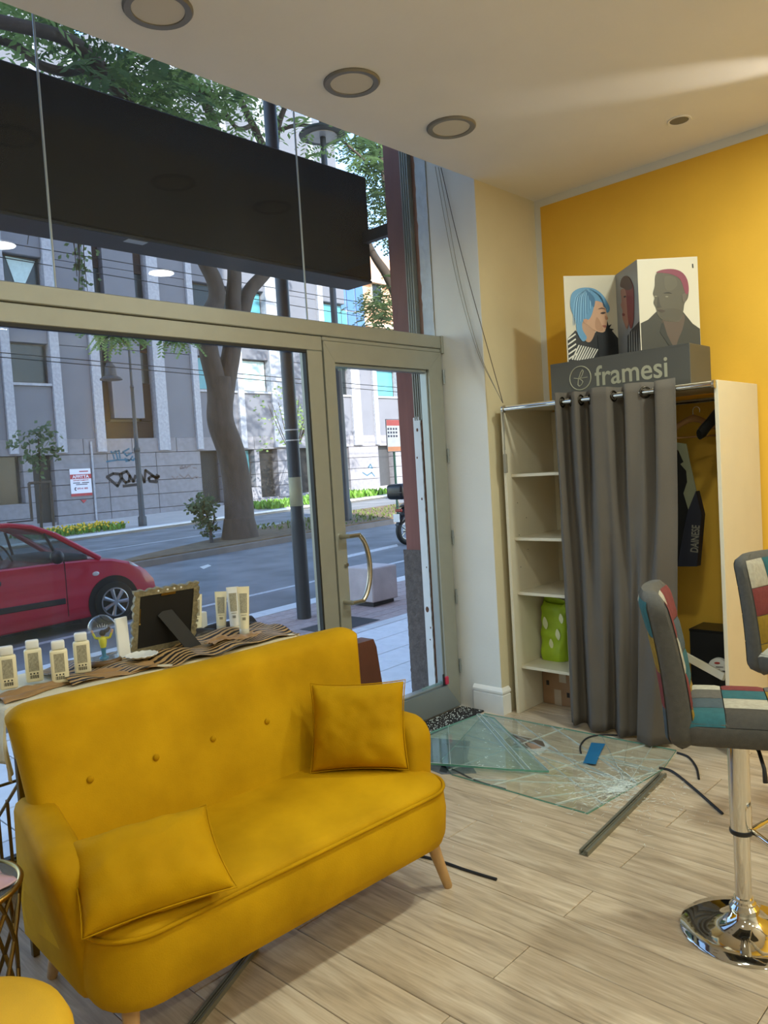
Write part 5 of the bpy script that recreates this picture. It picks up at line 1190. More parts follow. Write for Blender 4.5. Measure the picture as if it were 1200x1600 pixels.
def catmull(pts, k=6):
    pts = [Vector(p) for p in pts]; out = []
    for i in range(len(pts) - 1):
        p0 = pts[max(0, i - 1)]; p1 = pts[i]; p2 = pts[i + 1]; p3 = pts[min(len(pts) - 1, i + 2)]
        for a in range(k):
            t = a / k; out.append(.5 * ((2 * p1) + (-p0 + p2) * t + (2 * p0 - 5 * p1 + 4 * p2 - p3) * t * t + (-p0 + 3 * p1 - 3 * p2 + p3) * t ** 3))
    return out + [pts[-1]]
def limb(mb, pts, r0, r1, n=9):
    c = catmull(pts); L = len(c); mb.tube(c, [r0 + (r1 - r0) * i / (L - 1) for i in range(L)], n); return c
def frond(mb, base, dirn, ln, nl, lw):
    """a drooping pinnate leaf: paired leaflets along a curved stalk"""
    d_ = dirn.normalized(); side = d_.cross(Vector((0, 0, 1))); side = side.normalized() if side.length > .05 else Vector((1, 0, 0))
    for i in range(nl):
        t = (i + 1) / nl; p = base + d_ * ln * t - Vector((0, 0, ln * .45 * t * t)); l_ = ln * .28 * (1 - .6 * abs(t - .45))
        for s_ in (-1, 1):
            o = side * s_ * l_ + d_ * l_ * .35 - Vector((0, 0, l_ * .35)); w_ = d_ * lw
            mb.add([p, p + o * .5 + w_, p + o, p + o * .5 - w_], [(0, 1, 2, 3)])
def cluster(mb, c, n, ln, nl=7, lw=.05, spread=.5, seed=0):
    for _ in range(n):
        a = random.uniform(0, 2 * PI); e = random.uniform(-.5, .6); frond(mb, c + Vector((random.gauss(0, spread), random.gauss(0, spread), random.gauss(0, spread * .7))), Vector((math.cos(a), math.sin(a), e)), ln * random.uniform(.7, 1.25), nl, lw)
B = lambda px, py, y=15.6: P(px, py, 1, y)
random.seed(21)
b0 = G(376, 842)
t1 = thing('median_tree', 'large leaning tree with forked grey trunk growing on the median', 'tree', b0)
mb = MB()
limb(mb, [b0 - Vector((0, 0, .1)), b0 + Vector((0, 0, .25)), B(372, 770), B(362, 710), B(345, 660), B(344, 625), B(342, 590)], .37, .29, 14)
mb.tube([b0 - Vector((0, 0, .1)), b0 + Vector((0, 0, .5))], [.48, .36], 14)
limb(mb, [B(344, 640), B(338, 600), B(325, 545), B(325, 500), B(338, 470), B(335, 440), B(318, 405), B(300, 360, 15.2), B(250, 260, 14.6), B(190, 150, 14.2), B(120, 70, 13.8), B(20, 38, 13.4), B(-140, 10, 13)], .26, .10)
limb(mb, [B(346, 640), B(352, 600), B(362, 545), B(366, 500), B(364, 470), B(366, 430), B(362, 380, 16), B(350, 280, 16.5), B(330, 180, 16.8), B(290, 110, 17), B(270, 40, 17)], .26, .09)
limb(mb, [B(362, 530), B(378, 490), B(390, 455), B(420, 420), B(440, 380, 16.4), B(430, 280, 17), B(395, 195, 17.4), B(360, 130, 17.8), B(330, 80, 18)], .21, .06)
limb(mb, [B(425, 300, 17), B(430, 230, 17.2), B(440, 180, 17), B(470, 120, 16.8)], .13, .05)
limb(mb, [B(395, 195, 17.4), B(370, 200, 17), B(340, 160, 16.6), B(300, 130, 16.2)], .07, .03)
limb(mb, [B(190, 150, 14.2), B(140, 110, 14.6), B(100, 112, 14.6), B(60, 100, 14.8), B(30, 75, 15), B(-10, 60, 15.2), B(-140, 20, 15.2)], .10, .07)
limb(mb, [B(420, 210, 17), B(470, 195, 16.4), B(520, 210, 16), B(570, 250, 15.5)], .06, .03)
mb.build('trunk', M['bark'], t1, smooth=60)
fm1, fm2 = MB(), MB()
def fill(mb, reg, n, ln, nl=7, lw=.045, spread=.35, fr_=4, ylo=13.2, yhi=18):
    for _ in range(n):
        px, py = random.uniform(reg[0], reg[2]), random.uniform(reg[1], reg[3])
        cluster(mb, B(px, py, random.uniform(ylo, yhi)), fr_, ln, nl, lw, spread)
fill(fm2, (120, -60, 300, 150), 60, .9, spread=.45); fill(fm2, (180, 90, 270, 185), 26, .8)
fill(fm1, (-40, -40, 110, 40), 26, .9); fill(fm1, (90, 120, 150, 165), 5, .6, spread=.2, fr_=3); fill(fm1, (200, 110, 300, 200), 26, .8)
fill(fm1, (280, 80, 420, 190), 26, .8, spread=.4, fr_=3); fill(fm1, (330, 20, 620, 120), 60, .9); fill(fm1, (430, 190, 600, 240), 20, .7, spread=.3, fr_=3)
fill(fm1, (0, -120, 600, -20), 90, 1.0, spread=.6)
# low drooping sprays in front of the bay windows
for px, py, n in ((150, 532, 7), (168, 530, 9), (185, 534, 9), (200, 540, 7), (172, 542, 7), (258, 538, 6), (278, 540, 9), (294, 546, 6)):
    c = B(px, py - 20, 15.0)
    for k in range(n): frond(fm1, c, Vector((math.cos(k * 2 * PI / n + px), .5 * math.sin(k * 2 * PI / n + px), random.uniform(-.5, .2))), random.uniform(.3, .5), 9, .045)
mb = MB(); limb(mb, [B(325, 545), B(300, 520, 15.4), B(280, 526, 15.2), B(262, 540, 15)], .05, .02, 6); limb(mb, [B(300, 520, 15.4), B(240, 505, 15.2), B(190, 518, 15), B(160, 530, 15)], .035, .015, 6)
mb.build('low_branch', M['bark2'], t1, smooth=60)
fm1.build('foliage', M['frond'], t1, kind='stuff', fix=False); fm2.build('shade_toned_foliage', M['frond_d'], t1, kind='stuff', fix=False)  # second mesh carries the dense crown's shade in its darker leaf colour
# hanging twigs in the gap below the awning
mb = MB(); mf = MB()
for px, py0, py1 in ((118, 300, 432), (126, 300, 418), (112, 320, 402), (134, 330, 455), (122, 350, 462), (46, 330, 382)):
    pts = [B(px, py0, 13), B(px + random.uniform(-6, 6), (py0 + py1) / 2, 13), B(px + random.uniform(-10, 10), py1, 13)]; limb(mb, pts, .012, .006, 5)
    for _ in range(14 if px > 60 else 2):
        t = random.uniform(.5, .95); p = pts[0].lerp(pts[2], t) + Vector((random.gauss(0, .1), 0, 0)); a = random.uniform(0, 6.3); d_ = Vector((math.cos(a), .3, math.sin(a))) * .10; s_ = Vector((-d_.z, 0, d_.x)) * .3
        mf.add([p, p + d_ * .5 + s_, p + d_, p + d_ * .5 - s_], [(0, 1, 2, 3)])
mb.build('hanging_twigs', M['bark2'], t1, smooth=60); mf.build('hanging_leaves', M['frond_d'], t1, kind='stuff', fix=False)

# ivy-like dark tree beyond the jamb
random.seed(5); bR = Vector((22.5, 19.0, gz(22.5)))
t2 = thing('dark_leaved_tree', 'dark leaved tree seen between the awning end and the terracotta jamb', 'tree', bR)
mb = MB(); limb(mb, [bR, Vector((22.6, 19, 4)), B(640, 520, 19), B(610, 440, 19), B(585, 400, 19), B(560, 350, 19)], .3, .10); limb(mb, [B(625, 480, 19), B(615, 380, 19), B(600, 280, 19), B(590, 200, 19)], .14, .06); mb.build('trunk', M['bark2'], t2, smooth=60)
mf = MB()
for reg, n in (((566, 200, 605, 380), 120), ((572, 455, 612, 515), 70), ((540, 215, 600, 265), 50), ((600, 180, 700, 520), 140)):
    for _ in range(n): cluster(mf, B(random.uniform(reg[0], reg[2]), random.uniform(reg[1], reg[3]), random.uniform(18, 20.5)), 3, .42, 5, .06, .18)
mf.build('foliage', M['frond_d'], t2, kind='stuff', fix=False)

# shrub on the median
def leafball(mb, c, r, n, ls, seed):
    random.seed(seed)
    for _ in range(n):
        d_ = Vector((random.gauss(0, 1), random.gauss(0, 1), random.gauss(0, 1))).normalized() * r * random.uniform(.35, 1); p = Vector(c) + d_; a = random.uniform(0, 6.3); e = random.uniform(-1, 1)
        u = Vector((math.cos(a), math.sin(a), e)).normalized() * ls; v = u.orthogonal().normalized() * ls * .35
        mb.add([p, p + u * .5 + v, p + u, p + u * .5 - v], [(0, 1, 2, 3)])
yS = 15.7; b0 = G(331, 850)
sh = thing('median_shrub', 'small dark bush leaning beside the tree trunk on the median', 'shrub', b0)
mb = MB(); limb(mb, [b0, B(328, 825, yS), B(322, 800, yS), B(316, 780, yS)], .05, .02, 6); limb(mb, [B(328, 830, yS), B(335, 810, yS), B(330, 785, yS)], .03, .015, 6); mb.build('stem', M['bark2'], sh, smooth=60)
mf = MB()
for i, (px, py, r, n) in enumerate([(315, 790, .28, 180), (300, 795, .16, 60), (328, 788, .2, 80), (322, 806, .24, 110), (312, 818, .18, 60), (332, 822, .16, 50), (326, 832, .14, 40), (312, 775, .12, 20)]): leafball(mf, B(px, py, yS), r, n, .11, i)
mf.build('foliage', M['shrubleaf'], sh, kind='stuff', fix=False)
# staked young tree by the far kerb, left
b0 = Vector((P(63, 812, 1, 25.5).x, 25.5, 0)); b0.z = gz(b0.x)
yt = thing('staked_young_tree', 'young tree between wooden stakes on the far pavement at left', 'tree', b0)
mb = MB(); limb(mb, [b0, B(63, 760, 25.5), B(62, 720, 25.5), B(60, 685, 25.5)], .05, .02, 6); mb.build('stem', M['bark2'], yt, smooth=60)
for a_, b_ in (((50, 812), (45, 755)), ((84, 822), (79, 754)), ((45, 755), (80, 753))): MB().tube([B(*a_, 25.5), B(*b_, 25.5)], .045, 6).build('stake', M['bark'], yt, smooth=60)
mf = MB()
for i, (px, py, r, n) in enumerate([(60, 682, .45, 45), (32, 688, .35, 26), (82, 690, .4, 30), (65, 705, .45, 50), (46, 714, .35, 30), (72, 672, .3, 22), (20, 694, .2, 14), (88, 708, .25, 14), (58, 730, .35, 24)]): leafball(mf, B(px, py, 25.5), r, n, .2, 40 + i)
mf.build('foliage', M['shrubleaf'], yt, kind='stuff', fix=False)
# sparse sunlit tree behind the pole
b0 = Vector((P(468, 790, 1, 26).x, 26.0, 0)); b0.z = gz(b0.x)
st = thing('sparse_tree', 'sparse sunlit young tree behind the steel pole', 'tree', b0)
mb = MB(); random.seed(9)
limb(mb, [b0, B(462, 740, 26), B(458, 710, 26)], .06, .04, 6)
for k in range(14):
    e = B(458 + random.uniform(-48, 45), 640 + random.uniform(-25, 40), 26 + random.uniform(-1, 1)); limb(mb, [B(458, 715, 26), B(458, 715, 26).lerp(e, .5) + Vector((0, 0, -.15)), e], .025, .01, 5)
mb.build('branches', M['bark2'], st, smooth=60)
mf = MB()
for k in range(26): leafball(mf, B(458 + random.gauss(0, 24), 655 + random.gauss(0, 24), 26), .4, 14, .16, 80 + k)
mf.build('foliage', M['frond'], st, kind='stuff', fix=False)
# ================================================================ WINDOW DISPLAY TABLE
F0 = lambda x, y, z=0.0: P(x, y, 2, z)
TZ = .86; TX0, TX1, TY0, TY1 = .93, 2.17, 2.635, 3.07
ct = thing('console_table', 'brass framed display table in front of the shop window behind the sofa', 'table', (1.55, 2.85, 0))
M['mdf'] = mat('pale_tabletop', 'cbbd9f', .6)
MB().box((TX0, TY0, TZ - .03), (TX1, TY1, TZ - .004), bev=.003).build('tabletop', M['mdf'], ct)
for x in (TX0 + .02, TX1 - .04):
    for y in (TY0 + .02, TY1 - .04): MB().box((x, y, 0), (x + .022, y + .022, TZ - .03), bev=.002).build('leg', M['golddark'], ct)
for y in (TY0 + .03, TY1 - .03):
    for z in (.17, .47): MB().tube([(TX0 + .03, y, z), (TX1 - .03, y, z)], .006, 8).build('crossbar', M['golddark'], ct)
for x in (TX0 + .03, TX1 - .03): MB().tube([(x, TY0 + .03, .22), (x, TY1 - .03, .22)], .006, 8).build('crossbar', M['golddark'], ct)
for i, (y, a, b) in enumerate([(2.72, .12, .36), (2.8, .2, .5), (2.9, .1, .42), (2.98, .3, .62)]):
    MB().tube([(TX0 + .03, y, a), (TX0 + .03, y, b)], .006, 8).build('end_bar', M['golddark'], ct)
MB().tube([(TX0 + .03, TY0 + .03, .60), (TX0 + .03, TY1 - .03, .30)], .006, 8).build('end_bar', M['gold'], ct)
M['ecru'] = mat('cream_cloth', 'ddd2b4', .85, var=.08, scale=5, bump=.3, bscale=200)
def clothf(u, v):
    # u along x from the hanging left end to the right, v from front drop to the back
    L_ = u * 1.42 - .20; x = TX0 - .006 + max(0, L_); z = TZ + .0012 + min(0, L_) * 1.0
    if L_ < 0: x = TX0 - .012 - .02 * math.sin((-L_) * 20) * (-L_) * 3
    fy = v * .60 - .17; y = TY0 - .006 + max(0, fy)
    if fy < 0:
        z = min(z, TZ + .001 + fy) if L_ >= 0 else z + fy * .25; y = TY0 - .008 - .012 * (1 + math.sin(u * 40)) * min(1, -fy * 8)
    if L_ < 0: y += .02 * math.sin(v * 14) * (-L_) * 2; x -= .012 * (1 + math.sin(v * 30)) * (-L_ * 4)
    return Vector((min(x, TX1 + .004), min(y, TY1), z + .0025 * noise.noise(Vector((x * 14, y * 14, 0)))))
tc_ = tag(MB().grid(clothf, 90, 40).build('tablecloth', M['ecru'], None, smooth=70, thick=.002), 'cream cloth draped over the left end of the display table', 'tablecloth')
M['organza'] = mat('brown_organza', 'a07c4e', .5, var=.15, scale=8, alpha=.9)
def ribbon(fn, nu, nv, name, mt, label, cat): return tag(MB().grid(fn, nu, nv).build(name, M[mt], None, smooth=80, thick=.0015), label, cat)
def org(u, v):
    x = .93 + .56 * u; yc = 2.725 + .02 * math.sin(u * 5); w_ = .05 + .02 * math.sin(u * 9 + 1)
    return Vector((x, yc + (v - .5) * 2 * w_, TZ + .006 + .016 * abs(math.sin(v * 7 + u * 5)) * (1 - abs(2 * v - 1) ** 3) + .01 * noise.noise(Vector((u * 8, v * 5, 3)))))
ribbon(org, 60, 16, 'organza_scarf', 'organza', 'translucent brown scarf crumpled along the front of the display', 'scarf')
M['zebra'] = waves('striped_silk', '1b1611', 'b08e5c', scale=15, dist=3.0, dscale=1.4, direction='Y', lo=.45, hi=.55); M['zebra'].node_tree.nodes['Principled BSDF'].inputs['Roughness'].default_value = .45
M['bronze_silk'] = mat('bronze_silk', '9a7850', .4, var=.15, scale=6, sheen=.3)
def zeb(u, v):
    x = 1.16 + 1.0 * u; yf_ = 2.665 - .05 * min(1, max(0, (u - .12) * 6)); y = yf_ + (3.025 - yf_) * v + .008 * math.sin(u * 8)
    return Vector((x, y, TZ + .012 + .018 * (.5 + .5 * math.sin(v * 9 + u * 11)) * (1 - abs(2 * v - 1) ** 4) + .014 * noise.noise(Vector((u * 7, v * 5, 1))) + .008 * math.sin(u * 30 + v * 4)))
ribbon(zeb, 120, 40, 'striped_scarf', 'zebra', 'black and gold zebra-striped scarf laid over the display table', 'scarf')
def brz(u, v):
    x = 1.74 + .24 * u; y = 2.66 + .07 * v + .015 * math.sin(u * 6)
    return Vector((x, y, TZ + .032 + .010 * (.5 + .5 * math.sin(v * 6 + u * 7)) + .008 * noise.noise(Vector((u * 9, v * 5, 7)))))
ribbon(brz, 40, 16, 'bronze_scarf', 'bronze_silk', 'plain bronze silk fold at the front of the striped scarf', 'scarf')
M['dark_silk'] = mat('dark_silk', '1f1b18', .5)
def drk(u, v):
    return Vector((1.83 + .34 * u, 2.93 + .10 * v, TZ + .02 + .03 * abs(math.sin(u * 6 + v * 3)) * (1 - abs(2 * v - 1) ** 3)))
ribbon(drk, 30, 10, 'dark_scarf', 'dark_silk', 'black scarf end heaped at the back right of the display', 'scarf')

# bottles
M['labelgrey'] = mat('grey_print_label', 'a39c84', .6, var=.25, scale=180); M['barcode'] = mat('barcode_black', '26221c', .7)
camxy = Vector((0, 0, 0))
def bottle(c, label):
    d_ = Vector((-c[0], -c[1], 0)).normalized(); u = Vector((-d_.y, d_.x, 0)); m = Matrix((u, -d_, Vector((0, 0, 1)))).transposed().to_4x4(); m.translation = Vector(c)
    if u.dot(Vector((1, -1, 0))) < 0: m = m @ Matrix.Rotation(PI, 4, 'Z') @ Matrix.Rotation(PI, 4, 'Z')
    o = thing('shampoo_bottle', label, 'bottle', c, 'white bottles in the window display')
    MB(m).box((-.029, -.019, 0), (.029, .019, .118), bev=.007, seg=2).build('body', M['cream'], o, smooth=60)
    MB(m).box((-.022, -.0145, .1185), (.022, .0145, .150), bev=.006, seg=2).build('cap', M['white'], o, smooth=60)
    MB(m).box((-.017, -.0196, .040), (.017, -.019, .106)).build('label', M['labelgrey'], o)
    for i in range(9): MB(m).box((-.015 + .0034 * i, -.0196, .014), (-.0135 + .0034 * i + (.001 if i % 2 else 0), -.019, .026)).build('barcode_bar', M['barcode'], o)
    for i in range(3): MB(m).box((-.014 + .011 * i, -.0196, .029), (-.009 + .011 * i, -.019, .034)).build('print_mark', M['barcode'], o)
    return o
for c, lab in [((1.01, 2.83), 'white rectangular bottle at the left edge of the window display'), ((1.108, 2.852), 'white rectangular bottle, second from the left and set back'), ((1.155, 2.745), 'white rectangular bottle standing furthest forward in the row'), ((1.268, 2.81), 'white rectangular bottle next to the glass dome')]:
    bottle((c[0], c[1], TZ + .012), lab)

# glass dome with figurine
M['domeglass'] = glassmat('dome_glass', (.95, .97, .97), haze=.03, ior=1.5); M['wood_dark'] = mat('dark_wood', '5d4426', .4, var=.2)
dc = Vector((1.372, 2.85, TZ + .018))
dm = thing('glass_dome', 'clear glass dome over a small figurine on a dark round base', 'glass dome', dc)
MB().lathe([(.062, 0), (.064, .005), (.064, .014), (.058, .020)], dc, 32).build('base', M['wood_dark'], dm, smooth=50)
MB().lathe([(.056, .0201), (.056, .0215), (.001, .0215)], dc, 32).build('silver_plate', M['chrome'], dm, smooth=50)
MB().lathe([(.053, .022)] + [(.053, .03 + .01 * i) for i in range(11)] + [(.053 * math.cos(a), .135 + .053 * math.sin(a)) for a in [PI / 2 * i / 10 for i in range(1, 10)]] + [(.002, .188)], dc, 36).build('cloche', M['domeglass'], dm, smooth=70)
M['figyel'] = mat('figurine_yellow', 'c9c22a', .5); M['figblue'] = mat('figurine_blue', '2a6f92', .4); M['fighair'] = mat('figurine_hair', '2a1c16', .6); M['figskin'] = mat('figurine_skin', 'c99a78', .5)
fg = thing('figurine', 'tiny figurine in a yellow top with raised arms inside the glass dome', 'figurine', dc + Vector((0, 0, .0215)))
q = dc + Vector((0, 0, .0215)); rt_ = Vector((.689, -.723, 0))
V_ = lambda a, z: q + rt_ * a + Vector((0, 0, z))
MB().lathe([(.018, 0), (.017, .004), (.009, .007), (.008, .02), (.010, .036), (.0105, .040)], q, 18).build('blue_skirt', M['figblue'], fg, smooth=60)
mb = MB(); mb.lathe([(.010, .038), (.0125, .05), (.016, .072), (.012, .080), (.005, .083)], q, 18)
for s_ in (-1, 1): mb.tube([V_(.012 * s_, .076), V_(.028 * s_, .078), V_(.036 * s_, .096)], [.006, .005, .0045], 8)
mb.build('top', M['figyel'], fg, smooth=60)
mb = MB()
for s_ in (-1, 1): mb.tube([V_(.036 * s_, .096), V_(.040 * s_, .108)], [.004, .0045], 8)
mb.ell(V_(0, .094), (.010, .010, .012), 12, 8); mb.build('head_and_hands', M['figskin'], fg, smooth=80)
mb = MB(); mb.ell(V_(.001, .0965), (.0125, .0125, .0125), 12, 8); mb.tube([V_(.006, .100), V_(.02, .106), V_(.030, .116)], [.008, .008, .005], 8); mb.build('hair', M['fighair'], fg, smooth=80)
mb = MB()
for i in range(5): mb.tube([V_(-.014 + .008 * i, .118), V_(-.017 + .0095 * i, .128 + .002 * (i % 2))], .0009, 5)
mb.build('sparkle_spikes', M['white'], fg)

# picture frame from behind
M['frame_gold'] = mat('carved_champagne_frame', '8d8468', .5, metal=.25, var=.25, scale=60, bump=.6, bscale=90)
a = F0(204, 1024, .874); b = F0(301, 1003, .874); b = a + (b - a).normalized() * .285
u_ = (b - a).normalized(); nv = Vector((-u_.y, u_.x, 0)); nv = nv if nv.dot(Vector((-1, -1, 0))) > 0 else -nv   # towards the room
vv = Vector((0, 0, 1)) * .96 + nv * .28
fmx = frame(a, u_, vv); pf = thing('picture_frame', 'carved champagne picture frame with black back turned to the room', 'picture frame', (a + b) / 2)
W_, H_ = .285, .275; zdir = 1 if (fmx.to_3x3() @ Vector((0, 0, 1))).dot(nv) > 0 else -1
def border(t):   # perimeter point with a scalloped outline
    return t
mb = MB(fmx); out = []; inn = []
n = 96
for i in range(n):
    t = i / n * 4; k = int(t); f_ = t - k; x, y = [(f_, 0), (1, f_), (1 - f_, 1), (0, 1 - f_)][k]
    dx, dy = [(0, -1), (1, 0), (0, 1), (-1, 0)][k]; w_ = .004 * math.sin(i * 2.1) + .003 * math.sin(i * .9)
    out.append((x * W_ + dx * w_, y * H_ + dy * w_)); inn.append((.024 + x * (W_ - .048), .024 + y * (H_ - .048)))
for z0, z1 in ((-.008, .008),):
    vs = [(x, y, z0) for x, y in out] + [(x, y, z1) for x, y in out] + [(x, y, z1) for x, y in inn] + [(x, y, z0) for x, y in inn]; fs = []
    for i in range(n):
        j = (i + 1) % n
        for q_ in range(4): fs.append((q_ * n + i, q_ * n + j, ((q_ + 1) % 4) * n + j, ((q_ + 1) % 4) * n + i))
    mb.add(vs, fs)
mb.build('moulding', M['frame_gold'], pf, smooth=30)
MB(fmx).box((.022, .022, -.005), (W_ - .022, H_ - .022, .005)).build('backing', M['black'], pf)
mb = MB(fmx @ Matrix.Translation((W_ * .47, H_ * .60, zdir * .006)) @ Matrix.Rotation(zdir * math.radians(-28) , 4, 'X') @ Matrix.Rotation(math.radians(32), 4, 'Z'))
mb.box((-.032, -.235, -.002), (.032, .01, .002), bev=.001); mb.build('easel_strut', M['black'], pf)
MB(fmx).box((W_ * .40, H_ - .034, zdir * .004 - .004), (W_ * .62, H_ - .024, zdir * .004 + .005)).build('hanger_clip', M['gold'], pf)
MB(fmx).tube([(.028, H_ * .5, zdir * .006), (.028, H_ * .72, zdir * .006)], .0022, 6).build('turn_clip', M['gold'], pf); MB(fmx).ell((.028, H_ * .48, zdir * .007), .005, 8, 6).build('turn_clip', M['gold'], pf)
for x in (.10, .14, .17, .2): MB(fmx).ell((x, H_ - .011, zdir * .008), (.005, .005, .003), 8, 5).build('bead', M['white'], pf)
# leaning white card, plate
a = F0(186, 1032, .872); b = F0(200, 1028, .872)
cd = MB(frame(a, (b - a), (.05, .05, 1))).box((0, 0, -.006), (.055, .165, .006), bev=.002).build('white_card', M['white'], None); tag(cd, 'narrow white card standing upright left of the picture frame', 'card')
pc_ = F0(222, 1028, .885)
pl_ = MB().lathe([(.020, .004), (.05, .006), (.062, .014), (.060, .016), (.045, .010), (.001, .008)], pc_, 36)
pl_.v = [p + Vector((0, 0, .002 * math.sin(math.atan2(p.y - pc_.y, p.x - pc_.x) * 14) * min(1, (p - pc_).length / .06))) for p in pl_.v]
tag(pl_.build('scalloped_dish', M['white'], None, smooth=60), 'small white scalloped dish lying in front of the picture frame', 'dish')
# tubes
def tube_(c, h_, mt, label, tilt=0.):
    d_ = Vector((-c[0], -c[1], 0)).normalized(); u = Vector((d_.y, -d_.x, 0)); m = Matrix((u, d_, Vector((0, 0, 1)))).transposed().to_4x4(); m.translation = Vector(c); m = m @ Matrix.Rotation(tilt, 4, 'Y')
    o = thing('cream_tube', label, 'tube', c, 'standing tubes in the window display')
    rg = []
    for t in [i / 10 for i in range(11)]:
        rx = .021 + .006 * t; ry = .020 * (1 - t) + .0012; rg.append([Vector((rx * math.cos(a), ry * math.sin(a), .024 + (h_ - .024) * t)) for a in [2 * PI * i / 20 for i in range(20)]])
    MB(m).loft(rg).build('body', M[mt], o, smooth=70)
    MB(m).lathe([(.0205, 0), (.0215, .002), (.0215, .022), (.019, .0245)], n=20).build('cap', mat('clear_cap', 'cfcab8', .2) if 'clear_cap' not in bpy.data.materials else bpy.data.materials['clear_cap'], o, smooth=50)
    def lab(u0, u1, z0, z1, mm, nm):
        MB(m).grid(lambda u, v: (lambda z, t: Vector(((u0 + (u1 - u0) * u) * (.021 + .006 * t) * 1.0, (.020 * (1 - t) + .0012) * math.sqrt(max(0, 1 - (u0 + (u1 - u0) * u) ** 2)) + .0008, z)))(z0 + (z1 - z0) * v, (z0 + (z1 - z0) * v - .024) / (h_ - .024)), 6, 6).build(nm, M[mm], o)
    lab(-.62, .62, h_ * .45, h_ * .86, 'labelgrey', 'label')
    for i in range(5): lab(-.3 + .13 * i, -.23 + .13 * i, h_ * .30, h_ * .36, 'barcode', 'barcode_bar')
    lab(-.5, .5, h_ * .40, h_ * .415, 'labelgrey', 'print_mark')
    return o
tb = TZ + .022
tube_((*F0(346, 985, tb).xy, tb), .175, 'cream', 'cream tube, left one of the front pair right of the picture frame', math.radians(-3))
tube_((*F0(367, 978, tb + .02).xy, tb), .195, 'white', 'paler white tube standing behind the two cream tubes')
tube_((*F0(382, 990, tb).xy, tb), .205, 'cream', 'cream tube standing nearest the right end of the display', math.radians(-2))
tube_((*F0(308, 988, tb).xy, tb), .17, 'cream', 'cream tube half hidden behind the picture frame', math.radians(-2))
q = F0(320, 985, tb); tag(MB(Matrix.Translation(q)).box((-.02, -.01, 0), (.012, .02, .085), bev=.003).build('white_box', M['white'], None), 'little white carton standing behind the picture frame strut', 'box')

# ================================================================ BROWN BAG
M['leather'] = mat('brown_leather', '4f2a1e', .5, var=.15, scale=8, bump=.15, bscale=120)
bg2 = thing('leather_bag', 'brown leather bag standing behind the sofa by the door', 'bag', (2.60, 2.80, 0))
mb = MB(); mb.loft([[Vector((x, y, z)) for x, y in ((2.42 + e, 2.75 + e, ), (2.80 - e * 1.2, 2.75 + e), (2.80 - e * 1.2, 2.90 - e), (2.42 + e, 2.90 - e))] for z, e in ((0, .0), (.1, -.004), (.4, .006), (.66, .022), (.70, .03))])
mb.build('body', M['leather'], bg2, smooth=40)
MB().tube(catmull([(2.52, 2.82, .70), (2.54, 2.82, .735), (2.6, 2.82, .745), (2.66, 2.82, .735), (2.68, 2.82, .70)]) if 'catmull' in globals() else [(2.52, 2.82, .70), (2.54, 2.82, .735), (2.6, 2.82, .745), (2.66, 2.82, .735), (2.68, 2.82, .70)], .007, 8).build('handle', M['black'], bg2, smooth=60)

# ================================================================ SIDE TABLE AND YELLOW CHAIR
sc0 = Vector((.592, 2.165, 0)); SR, SH = .158, .55
sd = thing('brass_side_table', 'round brass lattice drum table left of the sofa', 'side table', sc0)
for z, r, t in ((SH, SR, .008), (.012, SR * 1.02, .007)):
    MB().tube([sc0 + Vector((r * math.cos(a), r * math.sin(a), z)) for a in [2 * PI * i / 48 for i in range(48)]], t, 8, closed=True).build('hoop', M['gold'], sd, smooth=60)
MB().lathe([(SR - .006, -.003), (SR - .004, 0), (SR - .006, .003), (.001, .003)], sc0 + Vector((0, 0, SH)), 48).build('glass_top', glassmat('smoked_glass', (.35, .33, .32), .1), sd, smooth=50)
for k in range(9):
    for s_ in (-1, 1):
        pts = []
        for i in range(17):
            t = i / 16; a = 2 * PI * k / 9 + s_ * t * 1.9; r = SR * (1 - .16 * math.sin(PI * t)); pts.append(sc0 + Vector((r * math.cos(a), r * math.sin(a), .012 + (SH - .012) * t)))
        MB().tube(pts, .0055, 6).build('lattice_bar', M['golddark'], sd, smooth=60)
M['pinkfoil'] = mat('pink_glossy_wrap', 'b3929a', .12, var=.15, scale=9, coat=.5)
def foil(u, v): 
    return sc0 + Vector((-.10 + .22 * u, -.11 + .20 * v, SH + .006 + .028 * max(0, noise.noise(Vector((u * 3, v * 3, 2))) + .35) + .012 * math.sin(u * 9 + v * 5) * .5))
tag(MB().grid(foil, 24, 24).build('glossy_wrapper', M['pinkfoil'], None, smooth=80, thick=.002), 'shiny pinkish plastic wrapper on the brass side table', 'wrapper')
ch = thing('yellow_chair', 'yellow velvet chair seat cut off at the lower left corner', 'chair', (.45, 1.79, 0))
cc = Vector((.45, 1.79, 0))
M['velvet3'] = mat('bright_yellow_velvet', 'd9a81e', .7, var=.12, scale=4, bump=.12, bscale=260, sheen=.3)
MB().lathe([(.20, .30), (.235, .31), (.248, .335), (.248, .375), (.235, .405), (.20, .420), (.1, .428), (.001, .430)], cc, 48).build('seat', M['velvet3'], ch, smooth=60)
def cback(u, v, o=0):
    a = math.radians(95 + 150 * u); r = .262 + o + .03 * v; return cc + Vector((r * math.cos(a), r * math.sin(a), .33 + .42 * v - .05 * (2 * u - 1) ** 2 * v))
mb = MB(); mb.grid(lambda u, v: cback(u, v), 30, 12); mb.build('backrest', M['velvet3'], ch, smooth=80, thick=.06)
for a in (.6, 2.2, 3.7, 5.3): MB().tube([cc + Vector((.17 * math.cos(a), .17 * math.sin(a), .31)), cc + Vector((.22 * math.cos(a), .22 * math.sin(a), 0))], [.016, .010], 10).build('leg', M['oak'], ch, smooth=60)

